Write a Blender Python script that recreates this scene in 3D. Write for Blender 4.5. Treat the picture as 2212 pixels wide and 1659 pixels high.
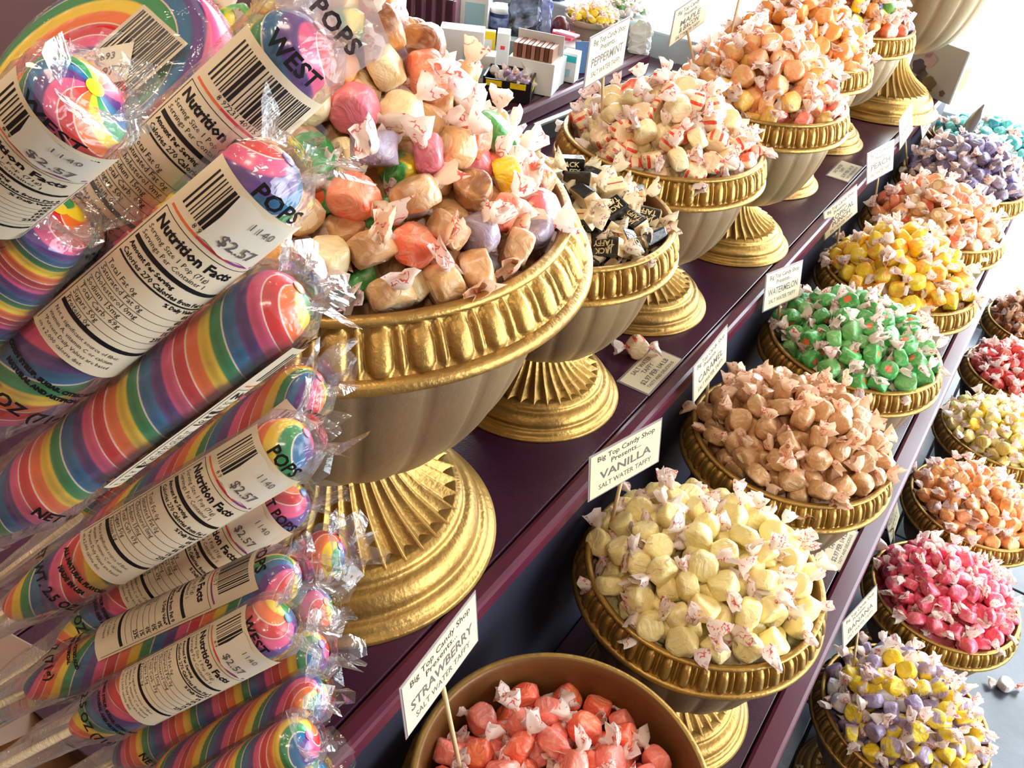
import bpy, bmesh, math, random
import numpy as np
from mathutils import Vector, Matrix, noise

for o in list(bpy.data.objects):
    bpy.data.objects.remove(o, do_unlink=True)
SC = bpy.context.scene
COL = SC.collection
random.seed(11)
rng = np.random.default_rng(11)
PI = math.pi


def lin(c):
    return tuple((v / 12.92) if v <= 0.04045 else ((v + 0.055) / 1.055) ** 2.4 for v in c)


# ------------------------------------------------------------------ camera
CAM = Vector((0.0, 0.0, 1.551))
FPX = 1942.07
CR = Vector((0.8297, 0.5493, 0.0989)).normalized()
CF = Vector((-0.3904, 0.6978, -0.6006)).normalized()
CU = CR.cross(CF).normalized()
CR = CF.cross(CU).normalized()
cd = bpy.data.cameras.new('camera')
cam = bpy.data.objects.new('camera', cd)
COL.objects.link(cam)
cd.sensor_fit = 'HORIZONTAL'
cd.sensor_width = 36.0
cd.lens = FPX / 2212 * 36.0
cd.clip_start = 0.02
cd.clip_end = 80
cam.matrix_world = Matrix(((CR.x, CU.x, -CF.x, CAM.x), (CR.y, CU.y, -CF.y, CAM.y), (CR.z, CU.z, -CF.z, CAM.z), (0, 0, 0, 1)))
SC.camera = cam

# ------------------------------------------------------------------ world, lights, exposure
W = bpy.data.worlds.new('overcast_sky')
SC.world = W
W.use_nodes = True
bg = W.node_tree.nodes['Background']
bg.inputs[0].default_value = (0.84, 0.94, 1.0, 1)
bg.inputs[1].default_value = 11.0


def area(name, loc, size, power, col, rot=(0, 0, 0), size_y=None):
    l = bpy.data.lights.new(name, 'AREA')
    l.energy = power
    l.color = col
    l.size = size
    if size_y:
        l.shape = 'RECTANGLE'
        l.size_y = size_y
    o = bpy.data.objects.new(name, l)
    COL.objects.link(o)
    o.location = loc
    o.rotation_euler = rot
    return o


WARM = (1.0, 0.83, 0.62)
for i, (x, y, e) in enumerate([(-1.3, -0.6, 11), (0.5, -0.8, 12), (-0.5, 0.25, 9), (0.9, 0.9, 6), (-1.6, 1.2, 6)]):
    area('ceiling_lamp', (x, y, 2.84), 0.32, e, WARM)
pt = area('window_portal', (-0.2, 3.16, 1.5), 4.9, 1.0, (1, 1, 1), (-PI / 2, 0, 0), 2.6)
pt.data.cycles.is_portal = True
pt = area('side_window_portal', (2.77, 1.75, 1.5), 2.3, 1.0, (1, 1, 1), (0, PI / 2, 0), 2.1)
pt.data.shape = 'RECTANGLE'
pt.data.size, pt.data.size_y = 2.3, 2.7
pt.data.cycles.is_portal = True

SC.view_settings.view_transform = 'Standard'
SC.view_settings.look = 'None'
SC.view_settings.gamma = 1.0
SC.view_settings.use_curve_mapping = False
SC.view_settings.exposure = 0.24
try:
    SC.cycles.use_denoising = True
    SC.cycles.max_bounces = 8
    SC.cycles.use_adaptive_sampling = True
    SC.cycles.adaptive_threshold = 0.02
    SC.cycles.diffuse_bounces = 4
    SC.cycles.glossy_bounces = 4
    SC.cycles.transmission_bounces = 6
    SC.cycles.transparent_max_bounces = 24
    SC.cycles.sample_clamp_indirect = 6.0
    SC.cycles.caustics_reflective = False
    SC.cycles.caustics_refractive = False
except Exception:
    pass


# ------------------------------------------------------------------ picture rays (for laying things out in the room)
def ray(px, py):
    return (px - 1106) / FPX * CR + (829.5 - py) / FPX * CU + CF


def at_t(px, py, t):
    return CAM + ray(px, py) * t


def on_z(px, py, z):
    d = ray(px, py)
    return CAM + d * ((z - CAM.z) / d.z)


def on_x(px, py, x):
    d = ray(px, py)
    return CAM + d * (x / d.x)


def on_y(px, py, y):
    d = ray(px, py)
    return CAM + d * (y / d.y)


# ------------------------------------------------------------------ helpers
def tag(o, label=None, cat=None, group=None, kind=None):
    if label:
        o['label'] = label
    if cat:
        o['category'] = cat
    if group:
        o['group'] = group
    if kind:
        o['kind'] = kind
    return o


def link(name, me, parent=None, mw=None):
    o = bpy.data.objects.new(name, me)
    COL.objects.link(o)
    if parent is not None:
        o.parent = parent
    if mw is not None:
        o.matrix_basis = mw
    return o


def empty(name, loc=(0, 0, 0), rz=0.0, mw=None):
    o = bpy.data.objects.new(name, None)
    o.empty_display_size = 0.02
    COL.objects.link(o)
    if mw is not None:
        o.matrix_basis = mw
    else:
        o.location = loc
        o.rotation_euler = (0, 0, rz)
    return o


def copy_tree(o, parent=None):
    c = o.copy()
    COL.objects.link(c)
    c.parent = parent
    for ch in [x for x in o.children]:
        copy_tree(ch, c)
    return c


def pymesh(name, verts, faces, mats=(), smooth=True, mi=None, attrs=None):
    me = bpy.data.meshes.new(name)
    me.from_pydata([tuple(v) for v in verts], [], [tuple(f) for f in faces])
    for m in (mats if isinstance(mats, (list, tuple)) else [mats]):
        me.materials.append(m)
    if mi is not None:
        me.polygons.foreach_set('material_index', np.array(mi, dtype=np.int32))
    if smooth:
        me.polygons.foreach_set('use_smooth', np.ones(len(me.polygons), dtype=bool))
    if attrs:
        for k, v in attrs.items():
            a = me.attributes.new(k, 'FLOAT', 'POINT')
            a.data.foreach_set('value', np.array(v, dtype=np.float32))
    me.update()
    return me


def lathe(prof, n, rfun=None, closed_ends=False):
    """rings of n points; prof = [(r, z)], rfun(r, z, theta array, i) -> r array"""
    th = np.arange(n) * 2 * PI / n
    V, F = [], []
    for i, (r, z) in enumerate(prof):
        rr = rfun(r, z, th, i) if rfun else np.full(n, r)
        V += list(zip(rr * np.cos(th), rr * np.sin(th), np.full(n, z)))
    for i in range(len(prof) - 1):
        a, b = i * n, (i + 1) * n
        F += [(a + j, a + (j + 1) % n, b + (j + 1) % n, b + j) for j in range(n)]
    if closed_ends:
        F.append(tuple(range(n - 1, -1, -1)))
        k = (len(prof) - 1) * n
        F.append(tuple(range(k, k + n)))
    return V, F


def box_mesh(name, sx, sy, sz, mat, bev=0.0, origin='base', seg=2):
    bm = bmesh.new()
    bmesh.ops.create_cube(bm, size=1.0)
    for v in bm.verts:
        v.co = Vector((v.co.x * sx, v.co.y * sy, (v.co.z + (0.5 if origin == 'base' else 0.0)) * sz))
    if bev > 0:
        bmesh.ops.bevel(bm, geom=list(bm.edges), offset=bev, segments=seg, affect='EDGES', profile=0.5)
    me = bpy.data.meshes.new(name)
    bm.to_mesh(me)
    bm.free()
    for m in (mat if isinstance(mat, (list, tuple)) else [mat]):
        me.materials.append(m)
    return me


def box(name, x0, x1, y0, y1, z0, z1, mat, parent=None, bev=0.0):
    me = box_mesh(name, x1 - x0, y1 - y0, z1 - z0, mat, bev)
    return link(name, me, parent, Matrix.Translation(((x0 + x1) / 2, (y0 + y1) / 2, z0)))


# ------------------------------------------------------------------ materials
def nt_new(name):
    m = bpy.data.materials.new(name)
    m.use_nodes = True
    nt = m.node_tree
    return m, nt, nt.nodes['Principled BSDF']


def N(nt, t, **kw):
    n = nt.nodes.new(t)
    for k, v in kw.items():
        setattr(n, k, v)
    return n


def plain(name, c, rough=0.5, metal=0.0, spec=0.5, bump=0.0, bscale=60.0, var=0.0, vscale=8.0, coat=0.0, c2=None):
    m, nt, p = nt_new(name)
    col = lin(c) + (1,)
    p.inputs['Base Color'].default_value = col
    p.inputs['Roughness'].default_value = rough
    p.inputs['Metallic'].default_value = metal
    p.inputs['Specular IOR Level'].default_value = spec
    if coat:
        p.inputs['Coat Weight'].default_value = coat
        p.inputs['Coat Roughness'].default_value = 0.12
    tc = N(nt, 'ShaderNodeTexCoord')
    if var or c2:
        nz = N(nt, 'ShaderNodeTexNoise')
        nz.inputs['Scale'].default_value = vscale
        nz.inputs['Detail'].default_value = 6
        nt.links.new(tc.outputs['Object'], nz.inputs['Vector'])
        mx = N(nt, 'ShaderNodeMix', data_type='RGBA')
        mp = N(nt, 'ShaderNodeMapRange')
        mp.inputs[1].default_value = 0.35
        mp.inputs[2].default_value = 0.7
        nt.links.new(nz.outputs['Fac'], mp.inputs[0])
        nt.links.new(mp.outputs[0], mx.inputs[0])
        mx.inputs[6].default_value = col
        mx.inputs[7].default_value = (lin(c2) + (1,)) if c2 else tuple(v * (1 - var) for v in col[:3]) + (1,)
        nt.links.new(mx.outputs[2], p.inputs['Base Color'])
    if bump:
        nb = N(nt, 'ShaderNodeTexNoise')
        nb.inputs['Scale'].default_value = bscale
        nb.inputs['Detail'].default_value = 4
        nt.links.new(tc.outputs['Object'], nb.inputs['Vector'])
        b = N(nt, 'ShaderNodeBump')
        b.inputs['Strength'].default_value = bump
        b.inputs['Distance'].default_value = 0.01
        nt.links.new(nb.outputs['Fac'], b.inputs['Height'])
        nt.links.new(b.outputs[0], p.inputs['Normal'])
    return m


M = {}
M['gold'] = plain('gold_paint', (0.71, 0.56, 0.29), 0.40, 0.75, bump=0.12, bscale=180, var=0.22, vscale=14, c2=(0.58, 0.44, 0.23))
M['gold_shaded'] = plain('shaded_gold_paint', (0.58, 0.49, 0.35), 0.44, 0.5, bump=0.06, bscale=160, vscale=5, c2=(0.52, 0.42, 0.31))  # gold for the bowls, greyed: shade of the down-facing sides put into the colour
M['inner'] = plain('brown_inside', (0.44, 0.29, 0.13), 0.45, 0.35, bump=0.1)
M['wood'] = plain('mahogany_varnish', (0.26, 0.11, 0.18), 0.25, 0.0, 0.7, bump=0.04, bscale=300, vscale=5, c2=(0.20, 0.09, 0.17))
M['edge'] = plain('mahogany_edge', (0.36, 0.13, 0.20), 0.3, 0.0, 0.5, vscale=7, c2=(0.30, 0.11, 0.18))
M['riser'] = plain('navy_riser', (0.085, 0.095, 0.18), 0.6, vscale=6, c2=(0.06, 0.06, 0.12))
M['slate'] = plain('dark_slate_tile', (0.34, 0.36, 0.40), 0.27, 0.0, 0.5, bump=0.05, bscale=40, vscale=6, c2=(0.17, 0.175, 0.20))
M['grout'] = plain('dark_grout', (0.08, 0.08, 0.09), 0.8)
M['wall'] = plain('cream_wall', (0.52, 0.38, 0.30), 0.8, bump=0.05)
M['ceil'] = plain('pale_ceiling', (0.50, 0.44, 0.38), 0.9, bump=0.03)
M['ledge'] = plain('grey_white_paint', (0.72, 0.76, 0.78), 0.5, var=0.08)
M['frame'] = plain('white_window_frame', (0.85, 0.86, 0.86), 0.4, bump=0.02)
M['pavement'] = plain('pale_pavement', (0.82, 0.82, 0.80), 0.8, var=0.1)
M['card'] = plain('sign_card', (0.86, 0.80, 0.66), 0.45, bump=0.02, bscale=90)
M['laminate'] = plain('laminate_border', (0.55, 0.51, 0.52), 0.25)
M['ink'] = plain('sign_ink', (0.22, 0.19, 0.18), 0.6, var=0.2)
M['ink2'] = plain('grey_ink', (0.40, 0.37, 0.36), 0.6, var=0.2)
M['black'] = plain('black_ink', (0.05, 0.05, 0.07), 0.5, var=0.1)
M['stick'] = plain('wooden_stick', (0.86, 0.74, 0.55), 0.6, var=0.15, vscale=30)
M['paper'] = plain('label_paper', (0.87, 0.81, 0.70), 0.45, bump=0.02)
M['sticker'] = plain('price_sticker', (0.88, 0.85, 0.78), 0.5, bump=0.02)
M['rackwood'] = plain('rack_wood', (0.45, 0.30, 0.18), 0.5, var=0.3)


def glass_mat():
    m, nt, p = nt_new('window_glass')
    out = nt.nodes['Material Output']
    tr = N(nt, 'ShaderNodeBsdfTransparent')
    gl = N(nt, 'ShaderNodeBsdfGlossy')
    gl.inputs['Roughness'].default_value = 0.02
    mx = N(nt, 'ShaderNodeMixShader')
    mx.inputs[0].default_value = 0.05
    nt.links.new(tr.outputs[0], mx.inputs[1])
    nt.links.new(gl.outputs[0], mx.inputs[2])
    nt.links.new(mx.outputs[0], out.inputs[0])
    nt.nodes.remove(p)
    return m


M['glass'] = glass_mat()


def cello_mat(name, haze=0.07, tint=(0.93, 0.90, 0.92)):
    m, nt, p = nt_new(name)
    out = nt.nodes['Material Output']
    tr = N(nt, 'ShaderNodeBsdfTransparent')
    tr.inputs[0].default_value = (0.97, 0.96, 0.97, 1)
    gl = N(nt, 'ShaderNodeBsdfGlossy')
    gl.inputs['Roughness'].default_value = 0.10
    df = N(nt, 'ShaderNodeBsdfDiffuse')
    df.inputs[0].default_value = tint + (1,)
    tc = N(nt, 'ShaderNodeTexCoord')
    nz = N(nt, 'ShaderNodeTexNoise')
    nz.inputs['Scale'].default_value = 70
    nz.inputs['Detail'].default_value = 3
    nz.inputs['Distortion'].default_value = 0.6
    nt.links.new(tc.outputs['Object'], nz.inputs['Vector'])
    b = N(nt, 'ShaderNodeBump')
    b.inputs['Strength'].default_value = 0.6
    b.inputs['Distance'].default_value = 0.006
    nt.links.new(nz.outputs['Fac'], b.inputs['Height'])
    nt.links.new(b.outputs[0], gl.inputs['Normal'])
    lw = N(nt, 'ShaderNodeLayerWeight')
    lw.inputs['Blend'].default_value = 0.22
    nt.links.new(b.outputs[0], lw.inputs['Normal'])
    mr = N(nt, 'ShaderNodeMapRange')
    mr.inputs[3].default_value = 0.035
    mr.inputs[4].default_value = 0.5
    nt.links.new(lw.outputs['Fresnel'], mr.inputs[0])
    m1 = N(nt, 'ShaderNodeMixShader')
    m1.inputs[0].default_value = haze
    nt.links.new(tr.outputs[0], m1.inputs[1])
    nt.links.new(df.outputs[0], m1.inputs[2])
    m2 = N(nt, 'ShaderNodeMixShader')
    nt.links.new(mr.outputs[0], m2.inputs[0])
    nt.links.new(m1.outputs[0], m2.inputs[1])
    nt.links.new(gl.outputs[0], m2.inputs[2])
    nt.links.new(m2.outputs[0], out.inputs[0])
    nt.nodes.remove(p)
    return m


M['cello'] = cello_mat('cellophane', 0.06)
M['film_flap'] = cello_mat('lilac_film', 0.55, (0.86, 0.80, 0.90))
M['cello_bag'] = cello_mat('cellophane_gathered', 0.16)


def rainbow_mat():
    m, nt, p = nt_new('rainbow_candy')
    at = N(nt, 'ShaderNodeAttribute', attribute_name='hue')
    oi = N(nt, 'ShaderNodeObjectInfo')
    ad = N(nt, 'ShaderNodeMath', operation='ADD')
    nt.links.new(at.outputs['Fac'], ad.inputs[0])
    nt.links.new(oi.outputs['Random'], ad.inputs[1])
    fr = N(nt, 'ShaderNodeMath', operation='FRACT')
    nt.links.new(ad.outputs[0], fr.inputs[0])
    rp = N(nt, 'ShaderNodeValToRGB')
    rp.color_ramp.interpolation = 'LINEAR'
    cols = [(0.86, 0.16, 0.16), (0.97, 0.45, 0.16), (0.98, 0.82, 0.15), (0.10, 0.55, 0.28), (0.05, 0.40, 0.58), (0.36, 0.18, 0.50), (0.93, 0.33, 0.52)]
    white = (0.95, 0.85, 0.78)
    stops = []
    n = len(cols)
    for i, c in enumerate(cols):
        a, b = i / n, (i + 1) / n
        stops.append((a + 0.006, c))
        stops.append((b - 0.016, c))
        if i in (0, 3, 6):
            stops.append((b - 0.011, white))
            stops.append((b - 0.003, white))
    els = rp.color_ramp.elements
    els[0].position = stops[0][0]
    els[0].color = lin(stops[0][1]) + (1,)
    els[1].position = stops[-1][0]
    els[1].color = lin(stops[-1][1]) + (1,)
    for ps, c in stops[1:-1]:
        e = els.new(ps)
        e.color = lin(c) + (1,)
    nt.links.new(fr.outputs[0], rp.inputs[0])
    nt.links.new(rp.outputs[0], p.inputs['Base Color'])
    p.inputs['Roughness'].default_value = 0.28
    p.inputs['Coat Weight'].default_value = 0.3
    return m


M['rainbow'] = rainbow_mat()


def wax_mat(name, base=(0.97, 0.91, 0.87), red=(0.83, 0.16, 0.17), amount=1.0):
    """white waxed paper with a red scribbled print"""
    m, nt, p = nt_new(name)
    out = nt.nodes['Material Output']
    tc = N(nt, 'ShaderNodeTexCoord')
    oi = N(nt, 'ShaderNodeObjectInfo')
    sc = N(nt, 'ShaderNodeVectorMath', operation='SCALE')
    sc.inputs['Scale'].default_value = 7.0
    nt.links.new(oi.outputs['Location'], sc.inputs[0])
    av = N(nt, 'ShaderNodeVectorMath', operation='ADD')
    nt.links.new(tc.outputs['Object'], av.inputs[0])
    nt.links.new(sc.outputs[0], av.inputs[1])
    n1 = N(nt, 'ShaderNodeTexNoise')
    n1.inputs['Scale'].default_value = 125
    n1.inputs['Detail'].default_value = 1.5
    nt.links.new(av.outputs[0], n1.inputs['Vector'])
    s = N(nt, 'ShaderNodeMath', operation='SUBTRACT')
    s.inputs[1].default_value = 0.5
    nt.links.new(n1.outputs['Fac'], s.inputs[0])
    ab = N(nt, 'ShaderNodeMath', operation='ABSOLUTE')
    nt.links.new(s.outputs[0], ab.inputs[0])
    mr = N(nt, 'ShaderNodeMapRange')
    mr.inputs[1].default_value = 0.018
    mr.inputs[2].default_value = 0.04
    mr.inputs[3].default_value = 1.0
    mr.inputs[4].default_value = 0.0
    nt.links.new(ab.outputs[0], mr.inputs[0])
    n2 = N(nt, 'ShaderNodeTexNoise')
    n2.inputs['Scale'].default_value = 75
    nt.links.new(av.outputs[0], n2.inputs['Vector'])
    m2 = N(nt, 'ShaderNodeMapRange')
    m2.inputs[1].default_value = 0.51
    m2.inputs[2].default_value = 0.56
    nt.links.new(n2.outputs['Fac'], m2.inputs[0])
    mu = N(nt, 'ShaderNodeMath', operation='MULTIPLY')
    nt.links.new(mr.outputs[0], mu.inputs[0])
    nt.links.new(m2.outputs[0], mu.inputs[1])
    mu2 = N(nt, 'ShaderNodeMath', operation='MULTIPLY')
    mu2.inputs[1].default_value = 0.85 * amount
    nt.links.new(mu.outputs[0], mu2.inputs[0])
    mx = N(nt, 'ShaderNodeMix', data_type='RGBA')
    mx.inputs[6].default_value = lin(base) + (1,)
    mx.inputs[7].default_value = lin(red) + (1,)
    nt.links.new(mu2.outputs[0], mx.inputs[0])
    nt.links.new(mx.outputs[2], p.inputs['Base Color'])
    p.inputs['Roughness'].default_value = 0.4
    tl = N(nt, 'ShaderNodeBsdfTranslucent')
    nt.links.new(mx.outputs[2], tl.inputs[0])
    ms = N(nt, 'ShaderNodeMixShader')
    ms.inputs[0].default_value = 0.35
    nt.links.new(p.outputs[0], ms.inputs[1])
    nt.links.new(tl.outputs[0], ms.inputs[2])
    nt.links.new(ms.outputs[0], out.inputs[0])
    return m


M['wax'] = wax_mat('waxed_paper')
M['wax_tan'] = wax_mat('waxed_paper_tan', (0.95, 0.82, 0.70))
M['wax_black'] = wax_mat('waxed_paper_cream', (0.92, 0.86, 0.74), (0.62, 0.10, 0.35), 0.9)


def taffy_mat(name, outer, inner=None, spot=0.45, swirl=0.0, stripes=None, mix=None):
    """outer colour; inner spot on the flat faces; stripes round the side; mix = second colour in soft swirls"""
    m, nt, p = nt_new(name)
    at = N(nt, 'ShaderNodeAttribute', attribute_name='rho')
    tc = N(nt, 'ShaderNodeTexCoord')
    oi = N(nt, 'ShaderNodeObjectInfo')
    cur = None
    base = N(nt, 'ShaderNodeRGB')
    base.outputs[0].default_value = lin(outer) + (1,)
    cur = base.outputs[0]
    if mix:
        sc = N(nt, 'ShaderNodeVectorMath', operation='SCALE')
        sc.inputs['Scale'].default_value = 3.0
        nt.links.new(oi.outputs['Location'], sc.inputs[0])
        av = N(nt, 'ShaderNodeVectorMath', operation='ADD')
        nt.links.new(tc.outputs['Object'], av.inputs[0])
        nt.links.new(sc.outputs[0], av.inputs[1])
        nz = N(nt, 'ShaderNodeTexNoise')
        nz.inputs['Scale'].default_value = 45
        nz.inputs['Detail'].default_value = 1
        nt.links.new(av.outputs[0], nz.inputs['Vector'])
        mr = N(nt, 'ShaderNodeMapRange')
        mr.inputs[1].default_value = 0.46
        mr.inputs[2].default_value = 0.54
        nt.links.new(nz.outputs['Fac'], mr.inputs[0])
        mx = N(nt, 'ShaderNodeMix', data_type='RGBA')
        nt.links.new(mr.outputs[0], mx.inputs[0])
        nt.links.new(cur, mx.inputs[6])
        mx.inputs[7].default_value = lin(mix) + (1,)
        cur = mx.outputs[2]
    if stripes:
        a2 = N(nt, 'ShaderNodeAttribute', attribute_name='ang')
        sn = N(nt, 'ShaderNodeMath', operation='SINE')
        ml = N(nt, 'ShaderNodeMath', operation='MULTIPLY')
        ml.inputs[1].default_value = 7.0
        nt.links.new(a2.outputs['Fac'], ml.inputs[0])
        nt.links.new(ml.outputs[0], sn.inputs[0])
        gt = N(nt, 'ShaderNodeMath', operation='GREATER_THAN')
        gt.inputs[1].default_value = 0.55
        nt.links.new(sn.outputs[0], gt.inputs[0])
        g2 = N(nt, 'ShaderNodeMath', operation='GREATER_THAN')
        g2.inputs[1].default_value = 0.86
        nt.links.new(at.outputs['Fac'], g2.inputs[0])
        mm = N(nt, 'ShaderNodeMath', operation='MULTIPLY')
        nt.links.new(gt.outputs[0], mm.inputs[0])
        nt.links.new(g2.outputs[0], mm.inputs[1])
        mx = N(nt, 'ShaderNodeMix', data_type='RGBA')
        nt.links.new(mm.outputs[0], mx.inputs[0])
        nt.links.new(cur, mx.inputs[6])
        mx.inputs[7].default_value = lin(stripes) + (1,)
        cur = mx.outputs[2]
    if inner:
        nz = N(nt, 'ShaderNodeTexNoise')
        nz.inputs['Scale'].default_value = 90
        nt.links.new(tc.outputs['Object'], nz.inputs['Vector'])
        sa = N(nt, 'ShaderNodeMath', operation='MULTIPLY_ADD')
        sa.inputs[1].default_value = 0.35
        nt.links.new(nz.outputs['Fac'], sa.inputs[0])
        nt.links.new(at.outputs['Fac'], sa.inputs[2])
        mr = N(nt, 'ShaderNodeMapRange')
        mr.inputs[1].default_value = spot + 0.175 - 0.03
        mr.inputs[2].default_value = spot + 0.175 + 0.03
        mr.inputs[3].default_value = 1.0
        mr.inputs[4].default_value = 0.0
        nt.links.new(sa.outputs[0], mr.inputs[0])
        mx = N(nt, 'ShaderNodeMix', data_type='RGBA')
        nt.links.new(mr.outputs[0], mx.inputs[0])
        nt.links.new(cur, mx.inputs[6])
        mx.inputs[7].default_value = lin(inner) + (1,)
        cur = mx.outputs[2]
    nw = N(nt, 'ShaderNodeTexNoise')
    nw.inputs['Scale'].default_value = 75
    nw.inputs['Detail'].default_value = 4
    nw.inputs['Distortion'].default_value = 1.5
    nt.links.new(tc.outputs['Object'], nw.inputs['Vector'])
    mw_ = N(nt, 'ShaderNodeMapRange')
    mw_.inputs[1].default_value = 0.50
    mw_.inputs[2].default_value = 0.72
    mw_.inputs[4].default_value = 0.34
    nt.links.new(nw.outputs['Fac'], mw_.inputs[0])
    mxw = N(nt, 'ShaderNodeMix', data_type='RGBA')
    nt.links.new(mw_.outputs[0], mxw.inputs[0])
    nt.links.new(cur, mxw.inputs[6])
    mxw.inputs[7].default_value = lin((0.97, 0.92, 0.86)) + (1,)
    cur = mxw.outputs[2]
    hs = N(nt, 'ShaderNodeHueSaturation')
    mv = N(nt, 'ShaderNodeMapRange')
    mv.inputs[3].default_value = 0.86
    mv.inputs[4].default_value = 1.10
    nt.links.new(oi.outputs['Random'], mv.inputs[0])
    nt.links.new(mv.outputs[0], hs.inputs['Value'])
    nt.links.new(cur, hs.inputs['Color'])
    nt.links.new(hs.outputs[0], p.inputs['Base Color'])
    p.inputs['Roughness'].default_value = 0.42
    p.inputs['Specular IOR Level'].default_value = 0.5
    p.inputs['Coat Weight'].default_value = 0.35
    p.inputs['Coat Roughness'].default_value = 0.22
    nb = N(nt, 'ShaderNodeTexNoise')
    nb.inputs['Scale'].default_value = 75
    nb.inputs['Detail'].default_value = 3
    nb.inputs['Distortion'].default_value = 1.2
    nt.links.new(tc.outputs['Object'], nb.inputs['Vector'])
    b = N(nt, 'ShaderNodeBump')
    b.inputs['Strength'].default_value = 0.5
    b.inputs['Distance'].default_value = 0.006
    nt.links.new(nb.outputs['Fac'], b.inputs['Height'])
    nt.links.new(b.outputs[0], p.inputs['Normal'])
    return m


# ------------------------------------------------------------------ text meshes
def text_geo(body, size, align='CENTER', bold=0.0, space=1.0, res=2):
    cu = bpy.data.curves.new('lettering', 'FONT')
    cu.body = body
    cu.size = size
    cu.align_x = align
    cu.align_y = 'CENTER'
    cu.offset = bold
    cu.space_character = space
    cu.space_line = 0.9
    cu.resolution_u = res
    ob = bpy.data.objects.new('lettering', cu)
    COL.objects.link(ob)
    dg = bpy.context.evaluated_depsgraph_get()
    me = bpy.data.meshes.new_from_object(ob.evaluated_get(dg))
    V = [v.co.copy() for v in me.vertices]
    F = [tuple(p.vertices) for p in me.polygons]
    bpy.data.objects.remove(ob, do_unlink=True)
    bpy.data.curves.remove(cu)
    bpy.data.meshes.remove(me)
    return V, F


class Geo:
    """gathers vertices and faces for one mesh"""
    def __init__(self):
        self.V, self.F, self.MI = [], [], []

    def add(self, V, F, mi=0):
        k = len(self.V)
        self.V += [Vector(v) for v in V]
        self.F += [tuple(i + k for i in f) for f in F]
        self.MI += [mi] * len(F)

    def text(self, body, size, x, y, **kw):
        mi = kw.pop('mi', 0)
        fit = kw.pop('fit', None)
        V, F = text_geo(body, size, **kw)
        if fit and V:
            w = max(v.x for v in V) - min(v.x for v in V)
            s = fit / w if w > 1e-6 else 1
            V = [Vector((v.x * s, v.y, v.z)) for v in V]
        self.add([v + Vector((x, y, 0)) for v in V], F, mi)

    def rect(self, x0, x1, y0, y1, nx=1, mi=0, z=0.0):
        V, F = [], []
        for i in range(nx + 1):
            x = x0 + (x1 - x0) * i / nx
            V += [(x, y0, z), (x, y1, z)]
        for i in range(nx):
            F.append((2 * i, 2 * i + 2, 2 * i + 3, 2 * i + 1))
        self.add(V, F, mi)

    def bend(self, r):
        """wrap the xy plane on a cylinder about local z: x runs round, y runs along z"""
        out = []
        for v in self.V:
            a = v.x / r
            rr = r + v.z
            out.append(Vector((rr * math.cos(a), rr * math.sin(a), v.y)))
        self.V = out
        return self

    def mesh(self, name, mats, smooth=False):
        return pymesh(name, self.V, self.F, mats, smooth, self.MI)


# ================================================================== STRUCTURE
Z1, Z2 = 0.840, 0.5157
XE1, XE2 = -0.285, 0.027

fl = box('floor', -3.2, 2.8, -2.2, 3.3, -0.12, -0.006, M['grout'])
tag(fl, kind='structure')
tile_me = box_mesh('tile', 0.604, 0.604, 0.010, M['slate'], 0.0015, seg=1)
for i in range(-1, 4):
    for j in range(-1, 5):
        t = link('tile', tile_me, fl, Matrix.Translation((0.064 + 0.305 + i * 0.61, 1.92 - 0.305 - 1.22 + j * 0.61, 0.1045 + 0.0015 + 0.004)))
        t.parent = fl
        t.matrix_parent_inverse = fl.matrix_basis.inverted()
        t.matrix_basis = Matrix.Translation((0.064 + 0.305 + i * 0.61, 1.615 - 1.22 + j * 0.61, -0.010))
tag(box('floor_outer', -9, 9, 3.42, 12, -0.22, -0.10, M['pavement']), kind='structure')
bpy.data.objects['floor_outer'].name = 'pavement'
tag(box('ceiling', -3.2, 2.8, -2.2, 3.3, 2.88, 3.0, M['ceil']), kind='structure')
tag(box('wall_left', -3.32, -3.2, -2.2, 3.3, -0.12, 3.0, M['wall']), kind='structure')
wr_ = empty('wall_right', (2.86, 0.5, 0))
tag(wr_, kind='structure')
for nm, a, b, c, d in (('wall_panel', -2.2, 0.4, -0.12, 3.0), ('wall_panel', 0.4, 3.3, -0.12, 0.35), ('wall_panel', 0.4, 3.3, 2.65, 3.0), ('wall_panel', 3.1, 3.3, 0.35, 2.65)):
    o = box(nm, 2.8, 2.92, a, b, c, d, M['wall'])
    o.parent = wr_
    o.matrix_basis = Matrix.Translation((-2.86, -0.5, 0)) @ o.matrix_basis
w2 = empty('window_2', (2.86, 1.95, 0))
tag(w2, kind='structure')
for nm, a, b, c, d, e, f, mm in (('pane', 2.85, 2.858, 0.43, 3.07, 0.38, 2.62, 'glass'), ('window_frame', 2.83, 2.89, 0.4, 0.44, 0.35, 2.65, 'frame'), ('window_frame', 2.83, 2.89, 3.06, 3.1, 0.35, 2.65, 'frame'), ('window_frame', 2.83, 2.89, 0.44, 3.06, 0.35, 0.39, 'frame'), ('window_frame', 2.83, 2.89, 0.44, 3.06, 2.61, 2.65, 'frame')):
    o = box(nm, a, b, c, d, e, f, M[mm])
    o.parent = w2
    o.matrix_basis = Matrix.Translation((-2.86, -1.95, 0)) @ o.matrix_basis
tag(box('wall_back', -3.32, 2.92, -2.32, -2.2, -0.12, 3.0, M['wall']), kind='structure')
# street side: ledge under the shop window, glass down to the floor on the right
wf = empty('wall_front', (0, 3.2, 0))
tag(wf, kind='structure')


def wpart(name, x0, x1, z0, z1, y0=3.12, y1=3.3, mat=None, parent=None):
    o = box(name, x0, x1, y0, y1, z0, z1, mat or M['wall'], None, 0.004)
    o.parent = parent or wf
    o.matrix_basis = Matrix.Translation((0, -3.2, 0)) @ o.matrix_basis
    return o


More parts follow.
